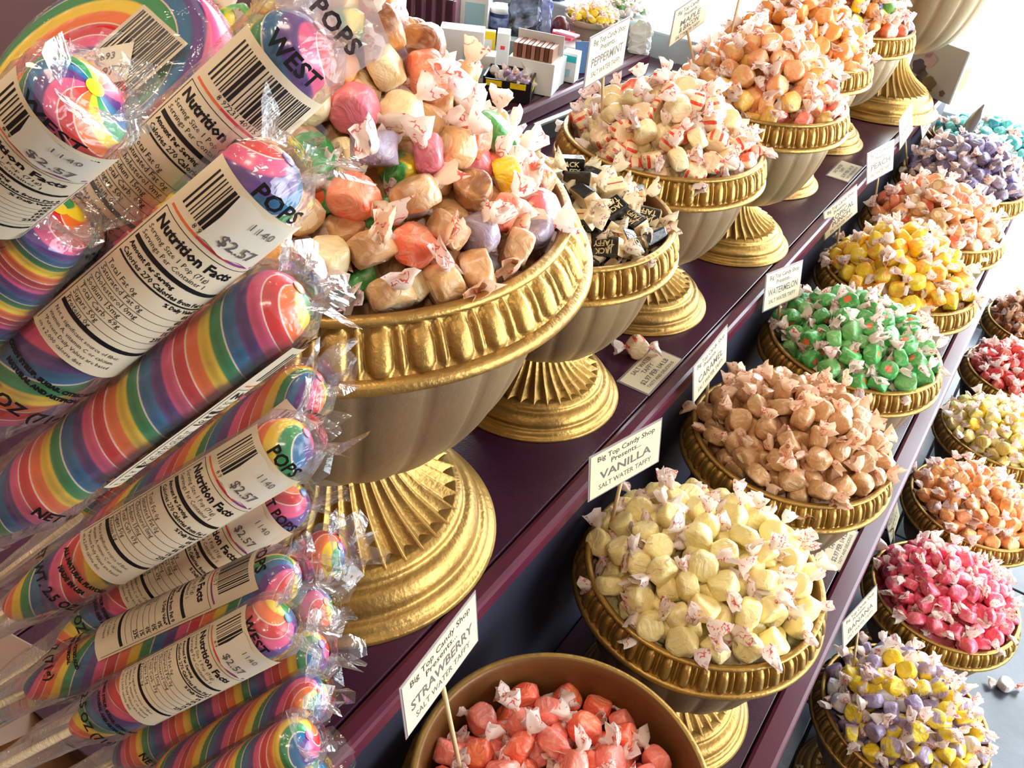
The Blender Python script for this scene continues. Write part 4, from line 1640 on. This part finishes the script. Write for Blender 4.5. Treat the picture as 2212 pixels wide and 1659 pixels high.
# large round swirl lollipop
def swirl_pop():
    c = at_t(238, 205, 0.425)
    maj = (at_t(238 + 78, 205 - 62, 0.425) - c).normalized()
    view = (CAM - c).normalized()
    minor = view.cross(maj).normalized()
    nor = (view * 0.62 + minor * 0.78).normalized()
    yy = nor.cross(maj).normalized()
    mw = Matrix(((maj.x, yy.x, nor.x, c.x), (maj.y, yy.y, nor.y, c.y), (maj.z, yy.z, nor.z, c.z), (0, 0, 0, 1)))
    t = empty('swirl_lollipop', mw=mw)
    tag(t, 'large round rainbow swirl lollipop with a 5.97 price sticker behind the twist lollipops', 'lollipop')
    R, Hh = 0.064, 0.012
    V, HU, F = [], [], []
    n, m = 96, 40
    for i in range(m + 1):
        u = i / m
        if u < 0.8:
            r = R * 0.93 * u / 0.8
            z = Hh
        else:
            q = (u - 0.8) / 0.2 * PI
            r = R * 0.93 + R * 0.07 * math.sin(q)
            z = Hh * math.cos(q)
        for j in range(n + 1):
            a = 2 * PI * j / n
            h = (r / R) * 1.25 - a / (2 * PI)
            rid = abs(math.sin(PI * 7 * h)) ** 0.5
            V.append((r * math.cos(a), r * math.sin(a), z + (0.0012 * (rid - 0.5) if u < 0.8 else 0)))
            HU.append(h)
    w = n + 1
    for i in range(m):
        for j in range(n):
            F.append((i * w + j, i * w + j + 1, (i + 1) * w + j + 1, (i + 1) * w + j))
    F.append(tuple(m * w + j for j in range(n - 1, -1, -1)))
    link('candy_swirl', pymesh('candy_swirl', V, F, M['rainbow'], True, None, {'hue': HU}), t)
    # label, sticker
    g = Geo()
    g.rect(-0.028, 0.030, -0.020, 0.020, 2)
    lab = link('paper_label', g.mesh('paper_label', [M['paper']]), t, Matrix.Translation((0.012, -0.008, Hh + 0.0035)) @ Matrix.Rotation(0.15, 4, 'Z'))
    g = Geo()
    r_ = random.Random(8)
    y = -0.018
    while y < 0.017:
        h = r_.choice([0.0006, 0.0006, 0.0011, 0.0018])
        g.rect(-0.006, 0.028, y, y + h)
        y += h + r_.choice([0.0007, 0.001, 0.0015])
    g.text('ITEM 89731', 0.005, -0.016, 0.012, bold=0.0002)
    g.text('POPS', 0.008, -0.017, -0.004, bold=0.0003)
    link('label_print', g.mesh('label_print', [M['black']]), lab, Matrix.Translation((0, 0, 0.0002)))
    g = Geo()
    g.rect(-0.016, 0.016, -0.011, 0.011, 2)
    st = link('price_sticker', g.mesh('price_sticker', [M['sticker']]), t, Matrix.Translation((0.006, -0.002, Hh + 0.0042)) @ Matrix.Rotation(-0.6, 4, 'Z'))
    g = Geo()
    g.text('2693', 0.0055, 0.002, 0.005)
    g.text('$5.97', 0.0065, 0.001, -0.004, bold=0.0001)
    link('sticker_print', g.mesh('sticker_print', [M['ink2']]), st, Matrix.Translation((0, 0, 0.0003)))
    # stick straight down along -major, and film
    V, F = [], []
    n, m = 48, 5
    for i in range(m + 1):
        u = i / m
        a0 = -PI / 2 + PI * u
        for j in range(n):
            a = 2 * PI * j / n
            rr = (R + 0.002) * max(0.02, math.cos(a0)) ** 0.25 + 0.0015 * noise.noise(Vector((math.cos(a) * 4, math.sin(a) * 4, u * 3)))
            V.append((rr * math.cos(a), rr * math.sin(a), (Hh + 0.006) * math.sin(a0)))
    for i in range(m):
        for j in range(n):
            F.append((i * n + j, i * n + (j + 1) % n, (i + 1) * n + (j + 1) % n, (i + 1) * n + j))
    link('wrapper', pymesh('wrapper', V, F, M['cello'], False), t)
    dn = -maj
    SL = (RACK_D - c.dot(mean) + at_t(0, 0, 0).dot(mean)) / max(0.3, dn.dot(mean))
    V, F = lathe([(0.003, 0), (0.003, SL - 0.05)], 10, None, True)
    link('stick', pymesh('stick', V, F, M['stick']), t, Matrix.Translation((-0.05, 0, 0)) @ Matrix.Rotation(-PI / 2, 4, 'Y'))
    return t


swirl_pop()

# slanted rack that the sticks stand in
o0 = at_t(0, 0, 0)
pts = []
for (a, b), q in zip(ends, POPLIST):
    ax = (b - a).normalized()
    k = (RACK_D - (b - o0).dot(mean)) / ax.dot(mean)
    pts.append(b + ax * k)
cen = sum(pts, Vector((0, 0, 0))) / len(pts)
ux = Vector((0, 0, 1)).cross(mean).normalized()
uy = mean.cross(ux).normalized()
ex = max(abs((p - cen).dot(ux)) for p in pts) + 0.035
top = max((p - cen).dot(uy) for p in pts) + 0.04
low = min((p - cen).dot(uy) for p in pts) - 0.03
print('RACKZ', [round(p.z, 3) for p in pts], mean)
mwr = Matrix(((ux.x, uy.x, mean.x, cen.x), (ux.y, uy.y, mean.y, cen.y), (ux.z, uy.z, mean.z, cen.z), (0, 0, 0, 1)))
rack = empty('lollipop_rack', mw=mwr)
tag(rack, 'slanted wooden rack holding the sticks of the rainbow lollipops', 'rack')
link('rack_board', box_mesh('rack_board', 2 * ex, top - low, 0.02, M['rackwood'], 0.003, 'centre'), rack, Matrix.Translation((0, (top + low) / 2, 0.0)))
for sx in (-1, 1):
    q = cen + ux * (sx * (ex - 0.03)) + uy * (top * 0.5) + mean * 0.012
    V, F = lathe([(0.009, 0), (0.009, q.z)], 12, None, True)
    po = link('rack_post', pymesh('rack_post', V, F, M['rackwood']), rack)
    po.matrix_basis = mwr.inverted() @ Matrix.Translation((q.x, q.y, 0.0))
    print('POST', q)
print('RACK', cen, ex, top, low)

# ================================================================== GOODS ON THE LOW PLATFORM
def C(name, c, rough=0.4, **kw):
    if name not in M:
        M[name] = plain(name, c, rough, var=kw.pop('var', 0.08), **kw)
    return M[name]


def put(name, me, p, rz, label, cat, group=None, tilt=(0, 0)):
    o = link(name, me, None, Matrix.Translation(p) @ Matrix.Rotation(rz, 4, 'Z') @ Matrix.Rotation(tilt[0], 4, 'X') @ Matrix.Rotation(tilt[1], 4, 'Y'))
    return tag(o, label, cat, group)


def carton(px, py, w, d, h, mat, rz, label, name='carton', bands=(), cat='box', z=None, lid=None):
    p = on_z(px, py, z or ZP)
    t = empty(name, p, rz)
    tag(t, label, cat)
    link('carton_body', box_mesh('carton_body', w, d, h, mat, 0.0015), t)
    for k, (bm_, x, zz, bw, bh) in enumerate(bands):
        link('printed_panel', box_mesh('printed_panel', bw, 0.001, bh, bm_, 0), t, Matrix.Translation((x, -d / 2 - 0.0004, zz)))
    if lid:
        link('flap', box_mesh('flap', w, 0.0015, lid, mat, 0), t, Matrix.Translation((0, d / 2 - 0.001, h)) @ Matrix.Rotation(0.15, 4, 'X'))
    return t


white = C('white_carton', (0.93, 0.93, 0.92))
pale = C('pale_blue_print', (0.66, 0.84, 0.90))
maroon = C('maroon_wrapper', (0.27, 0.13, 0.19))
mauve = C('mauve_wrapper', (0.56, 0.38, 0.44))
yellowm = C('yellow_carton', (0.97, 0.84, 0.10))
blackm = C('black_tray', (0.09, 0.08, 0.08))
blue = C('blue_label', (0.16, 0.22, 0.50))
pinkm = C('pink_packet', (0.95, 0.28, 0.40))
pink2 = C('pale_pink_packet', (0.97, 0.60, 0.72))
brownw = C('brown_wafer', (0.46, 0.28, 0.20))
tanw = C('tan_wafer', (0.72, 0.52, 0.44))
tealm = C('teal_print', (0.10, 0.72, 0.76))
stone = C('stone_pot', (0.62, 0.56, 0.46))
FACE = 0.55  # cartons face roughly along the shelf towards the camera

# five dark bars on a sloping stand
base = on_z(925, 62, ZP)
for k in range(5):
    p = on_z(886 + 22 * k, 52 + 5 * k, ZP)
    t = empty('chocolate_bar', p, 0.35)
    tag(t, 'dark maroon wrapped bar, %s from the window end of the standing row' % ORD[4 - k], 'bar', 'maroon bars standing in a row')
    link('wrapper', box_mesh('wrapper', 0.016, 0.05, 0.085, maroon, 0.002), t)
    link('band', box_mesh('band', 0.0075, 0.046, 0.083, mauve, 0.001), t, Matrix.Translation((0.0115, 0, 0.0)))
carton(1018, 66, 0.085, 0.05, 0.12, white, 0.45, 'white and pale blue carton standing beside the maroon bars', bands=((pale, 0.01, 0.015, 0.05, 0.06),))
for (px, py, lb) in ((1078, 66, 'blue labelled jar with a white lid on the goods platform'), (1040, 24, 'blue jar half hidden behind the white lidded jar')):
    p = on_z(px, py, ZP)
    t = empty('jar', p)
    tag(t, lb, 'jar')
    V, F = lathe([(0.0, 0), (0.027, 0), (0.029, 0.004), (0.029, 0.045), (0.025, 0.05)], 28)
    link('jar_body', pymesh('jar_body', V, F, blue), t)
    V, F = lathe([(0.0292, 0.012), (0.0295, 0.014), (0.0295, 0.036), (0.0292, 0.038)], 28)
    link('jar_label', pymesh('jar_label', V, F, C('jar_label', (0.70, 0.78, 0.90), c2=(0.20, 0.30, 0.62), vscale=60)), t)
    V, F = lathe([(0.031, 0.048), (0.032, 0.050), (0.032, 0.060), (0.030, 0.062), (0.0, 0.062)], 28)
    link('lid', pymesh('lid', V, F, white), t)


def crumple_bag(name, px, py, w, d, h, mat, label, rz=0.0, z=None, cat='bag', seed=0, top=None):
    n, m = 28, 14
    V, F = [], []
    off = Vector((seed * 5.7, seed, 0))
    for i in range(m + 1):
        u = i / m
        sx = w / 2 * (0.95 if u < 0.75 else 0.95 - 0.5 * (u - 0.75) / 0.25)
        sy = d / 2 * (1 - 0.93 * max(0, (u - 0.35) / 0.65))
        for j in range(n):
            a = 2 * PI * j / n
            ca, sa = math.cos(a), math.sin(a)
            q = Vector((ca, sa, u * 4)) * 1.6 + off
            f = 1 + 0.22 * noise.noise(q) + 0.12 * noise.noise(q * 2.5)
            V.append((math.copysign(abs(ca) ** 0.6, ca) * sx * f, math.copysign(abs(sa) ** 0.7, sa) * sy * f, h * u + (0.008 * noise.noise(q * 1.3) if i else 0)))
    for i in range(m):
        for j in range(n):
            F.append((i * n + j, i * n + (j + 1) % n, (i + 1) * n + (j + 1) % n, (i + 1) * n + j))
    F.append(tuple(range(n - 1, -1, -1)))
    F.append(tuple(m * n + j for j in range(n)))
    me = pymesh(name, V, F, mat, False)
    return put(name, me, on_z(px, py, z or ZP), rz, label, cat)


darkbag = plain('dark_foil', (0.12, 0.13, 0.17), 0.25, 0.3, c2=(0.55, 0.62, 0.75), vscale=35)
crumple_bag('sweet_bag', 1128, 100, 0.085, 0.05, 0.135, darkbag, 'dark crumpled foil bag beside the blue jars', 0.6, seed=1)
crumple_bag('sweet_bag', 1165, 85, 0.05, 0.04, 0.12, C('blue_white_foil', (0.80, 0.85, 0.95), 0.3, c2=(0.25, 0.35, 0.75), vscale=30), 'blue and white foil bag beside the dark bag', 0.6, seed=2)
crumple_bag('sweet_bag', 1180, 20, 0.10, 0.05, 0.10, C('dark_blue_foil', (0.20, 0.24, 0.38), 0.3), 'dark blue bag at the back of the platform', 0.6, seed=3, z=ZP)
crumple_bag('sweet_bag', 1378, 112, 0.06, 0.04, 0.075, C('clear_white_film', (0.92, 0.96, 0.97), 0.2), 'white film bag at the rounded end of the platform', 0.2, seed=4)
# maroon egg
p = on_z(1206, 84, ZP)
V, F = lathe([(0.0, 0), (0.012, 0.001), (0.022, 0.012), (0.025, 0.027), (0.021, 0.043), (0.011, 0.055), (0.0, 0.058)], 24)
put('chocolate_egg', pymesh('chocolate_egg', V, F, C('maroon_foil', (0.42, 0.16, 0.17), 0.3)), p, 0, 'maroon egg shaped sweet standing beside the yellow basket', 'sweet')
# stone pot of yellow sweets
p = on_z(1270, 112, ZP)
t = empty('stone_pot', p)
tag(t, 'stone coloured pot of bright yellow sweets at the back of the platform', 'pot')
V, F = lathe(smoothprof([(0.0, 0), (0.045, 0), (0.050, 0.03), (0.057, 0.066), (0.066, 0.072), (0.067, 0.082), (0.062, 0.084), (0.055, 0.07), (0.0, 0.066)], 3), 40)
link('pot_body', pymesh('pot_body', V, F, stone), t)
for k in range(60):
    a, r = random.random() * 6.28, 0.054 * math.sqrt(random.random())
    mw = Matrix.Translation((p.x + r * math.cos(a), p.y + r * math.sin(a), p.z + 0.086 + 0.016 * (1 - (r / 0.054) ** 2))) @ rand_rot() @ Matrix.Scale(0.62, 4)
    yl = (globals().setdefault('LEM', []))
    yl.append(put_taffy('lemon_sweet', 'x', None, T['yellow'], M['wax'], mw, False))
number_labels(LEM, 'bright yellow sweet', 'stone pot')
# green and white sweets on the ledge block behind
p = on_z(1345, 52, 0.905)
V, F = lathe([(0.0, 0), (0.05, 0), (0.062, 0.02), (0.066, 0.028), (0.062, 0.028), (0.0, 0.024)], 32)
put('glass_dish', pymesh('glass_dish', V, F, C('pale_dish', (0.80, 0.86, 0.84), 0.2)), p, 0, 'pale dish of green and white sweets on the window block', 'dish')
for k in range(46):
    a, r = random.random() * 6.28, 0.052 * math.sqrt(random.random())
    mw = Matrix.Translation((p.x + r * math.cos(a), p.y + r * math.sin(a), p.z + 0.036 + 0.022 * (1 - (r / 0.052) ** 2))) @ rand_rot() @ Matrix.Scale(0.6, 4)
    globals().setdefault('MNT', []).append(put_taffy('mint_sweet', 'x', None, T['greenp'] if random.random() < 0.4 else T['white'], M['wax'], mw, False))
number_labels(MNT, 'green-white sweet', 'pale dish')
carton(995, 140, 0.10, 0.05, 0.085, white, FACE, 'plain white carton in the middle of the platform', bands=((pale, 0.02, 0.02, 0.03, 0.03),))
carton(1053, 116, 0.032, 0.02, 0.055, yellowm, FACE, 'small yellow carton with a white label', bands=((white, 0.0, 0.014, 0.018, 0.022),))
carton(1082, 148, 0.030, 0.045, 0.085, white, FACE, 'tall narrow white carton between the yellow carton and the wafer carton', bands=((pinkm, 0.0, 0.05, 0.010, 0.008),))
carton(1040, 172, 0.055, 0.045, 0.06, white, FACE, 'square white carton close to the heap of mixed taffies', bands=((pale, 0.0, 0.012, 0.03, 0.02),))
carton(1120, 132, 0.05, 0.04, 0.05, C('grey_green_carton', (0.42, 0.44, 0.42)), FACE, 'grey carton below the dark foil bag')
# open white carton full of wafer bars
t = carton(1150, 190, 0.105, 0.07, 0.070, white, 0.28, 'white display carton open at the front showing brown wafer bars', name='display_carton', lid=0.045)
for k in range(9):
    link('wafer', box_mesh('wafer', 0.0085, 0.05, 0.030, brownw if k % 2 else tanw, 0.001), t, Matrix.Translation((-0.040 + 0.010 * k, -0.006, 0.0705)))
# black and yellow tray of wrapped sweets
p = on_z(1098, 205, ZP)
t = empty('sweet_tray', p, 0.42)
tag(t, 'black and yellow display tray of wrapped sweets at the platform edge', 'tray')
for nm, sx, sy, sz, loc in (('tray_base', 0.10, 0.075, 0.004, (0, 0, 0)), ('tray_side', 0.10, 0.004, 0.042, (0, -0.0365, 0)), ('tray_side', 0.10, 0.004, 0.05, (0, 0.0365, 0)), ('tray_side', 0.004, 0.075, 0.046, (-0.05, 0, 0)), ('tray_side', 0.004, 0.075, 0.046, (0.05, 0, 0))):
    link(nm, box_mesh(nm, sx, sy, sz, blackm, 0), t, Matrix.Translation(loc))
for x in (-0.028, 0.024):
    link('yellow_panel', box_mesh('yellow_panel', 0.034, 0.001, 0.012, yellowm, 0), t, Matrix.Translation((x, -0.039, 0.028)))
link('yellow_panel', box_mesh('yellow_panel', 0.001, 0.03, 0.022, yellowm, 0), t, Matrix.Translation((0.0525, 0, 0.02)))
for k in range(16):
    lx, ly = random.uniform(-0.04, 0.04), random.uniform(-0.028, 0.028)
    w = Matrix.Translation(p) @ Matrix.Rotation(0.42, 4, 'Z') @ Vector((lx, ly, 0.030 + random.random() * 0.016))
    globals().setdefault('WRP', []).append(put_taffy('wrapped_sweet', 'x', None, T['white'] if k % 3 else T['lilac'], M['wax'], Matrix.Translation(w) @ rand_rot() @ Matrix.Scale(0.7, 4), False))
number_labels(WRP, 'silver wrapped sweet', 'black-yellow tray')
# pink packets lying on a white carton
t = carton(1205, 128, 0.09, 0.07, 0.045, white, 0.3, 'white carton carrying the pink and red packets')
pb = on_z(1205, 128, ZP)
for k, (dx, dy, mm, r) in enumerate(((-0.015, -0.012, pink2, 0.3), (0.005, 0.0, pinkm, 0.1), (0.0, 0.012, pinkm, 0.5), (0.022, -0.008, pink2, 0.0))):
    put('sweet_packet', box_mesh('sweet_packet', 0.055, 0.026, 0.006, mm, 0.002), pb + Vector((dx, dy, 0.045 + 0.0062 * k)), r, ['pale pink flat packet at the bottom of the packet stack', 'red flat packet second in the packet stack', 'red flat packet third in the packet stack', 'pale pink flat packet on top of the packet stack'][k], 'packet')
carton(1197, 181, 0.034, 0.034, 0.062, white, 0.2, 'small white carton at the mauve edge beside the teal-banded carton', bands=((pinkm, 0, 0.045, 0.03, 0.006),))
carton(1228, 173, 0.036, 0.034, 0.066, white, 0.2, 'small white carton with a teal top band', bands=((tealm, 0, 0.046, 0.034, 0.014), (pale, 0, 0.012, 0.012, 0.018)))
put('leaflet', box_mesh('leaflet', 0.05, 0.004, 0.07, C('steel_blue_card', (0.28, 0.45, 0.66)), 0.001), on_z(1262, 158, ZP), 0.9, 'steel blue leaflet leaning beside the teal carton', 'leaflet', None, (-0.25, 0))
# blue packet at the far upper left
crumple_bag('sweet_bag', 412, 40, 0.09, 0.05, 0.10, C('royal_blue_foil', (0.12, 0.18, 0.62), 0.3), 'royal blue bag behind the heap of mixed taffy', 0.3, seed=7)
# slate board leaning between the first urns
p = on_z(1176, 302, Z1)
t = empty('slate_board', p, 0.0)
t.rotation_euler = (0, 0, PI / 2 - 0.08)
tag(t, 'small black slate board standing on edge between the large urn and the peppermint urn', 'board')
link('slate', box_mesh('slate', 0.13, 0.006, 0.050, C('black_slate', (0.11, 0.11, 0.11), 0.6), 0.001), t, Matrix.Rotation(0.30, 4, 'X'))
link('slate_frame', box_mesh('slate_frame', 0.13, 0.010, 0.006, C('grey_frame', (0.50, 0.48, 0.44)), 0.001), t, Matrix.Rotation(0.30, 4, 'X') @ Matrix.Translation((0, 0, 0.0502)))

# printed bag box leaning at the window end
def gift_box():
    a = on_z(2030, 222, Z1 + 0.002)
    t = empty('gift_box', a + Vector((0.0, 0.035, 0)), -0.42)
    tag(t, 'grey printed box with purple flower picture standing at the window end of the upper shelf', 'box')
    S = Matrix.Translation((-0.10, 0, 0))
    link('box_body', box_mesh('box_body', 0.15, 0.045, 0.135, C('grey_print', (0.78, 0.78, 0.75)), 0.002), t, Matrix.Translation((0.06, 0, 0)) @ S)
    link('side_panel', box_mesh('side_panel', 0.001, 0.042, 0.13, C('white_print', (0.85, 0.87, 0.88)), 0), t, Matrix.Translation((0.06, 0, 0)) @ S @ Matrix.Translation((0.0757, 0, 0.002)))
    V, F = lathe([(0.0, 0), (0.014, 0)], 20)
    o = link('yellow_oval', pymesh('yellow_oval', V, F, C('yellow_print', (0.82, 0.78, 0.30))), t, Matrix.Translation((0.06, 0, 0)) @ S @ Matrix.Translation((0.0765, 0, 0.065)) @ Matrix.Rotation(PI / 2, 4, 'Y') @ Matrix.Diagonal((2.4, 1, 1, 1)))
    g = Geo()
    r_ = random.Random(3)
    for (cx, cz, rr, mi) in ((-0.045, 0.06, 0.020, 0), (-0.03, 0.045, 0.016, 0), (-0.02, 0.085, 0.018, 1), (-0.03, 0.10, 0.012, 1), (0.0, 0.03, 0.020, 2), (-0.035, 0.02, 0.018, 0), (0.045, 0.02, 0.008, 2)):
        k = 14
        vs = [(cx + rr * (1 + 0.25 * math.sin(5 * 2 * PI * j / k)) * math.cos(2 * PI * j / k), -0.0235 - 0.0002 * mi, cz + rr * math.sin(2 * PI * j / k)) for j in range(k)]
        g.add(vs, [tuple(range(k))], mi)
    link('flower_print', g.mesh('flower_print', [C('dark_purple_print', (0.22, 0.17, 0.30)), C('pale_pink_print', (0.80, 0.68, 0.68)), C('brown_print', (0.45, 0.38, 0.30))]), t, Matrix.Translation((0.06, 0, 0)) @ S)
    return t


gift_box()
# grey metal scoop standing in the turquoise taffies
V, F = [], []
n, m = 10, 8
for i in range(m + 1):
    u = i / m
    w = 0.020 * (0.35 + 0.65 * math.sin(PI * min(1, 0.15 + 0.8 * u)) ** 0.7) * (1 - 0.75 * max(0, u - 0.75) / 0.25)
    for j in range(n + 1):
        a = (j / n - 0.5) * 2.2
        for th in (0,):
            V.append((math.sin(a) * w, (1 - math.cos(a)) * w * 0.9 + 0.022 * u * u, 0.125 * u))
for i in range(m):
    for j in range(n):
        k = i * (n + 1) + j
        F.append((k, k + 1, k + n + 2, k + n + 1))
sm = pymesh('scoop', V, F, plain('scoop_metal', (0.55, 0.54, 0.52), 0.35, 0.7, var=0.1))
so = link('scoop', sm, None, Matrix.Translation((-0.200, 2.50, Z2 + 0.24)) @ Matrix.Rotation(-0.5, 4, 'Z') @ Matrix.Rotation(0.12, 4, 'Y'))
md = so.modifiers.new('thickness', 'SOLIDIFY')
md.thickness = 0.0015
tag(so, 'grey metal scoop standing upright at the edge of the turquoise taffies', 'scoop')
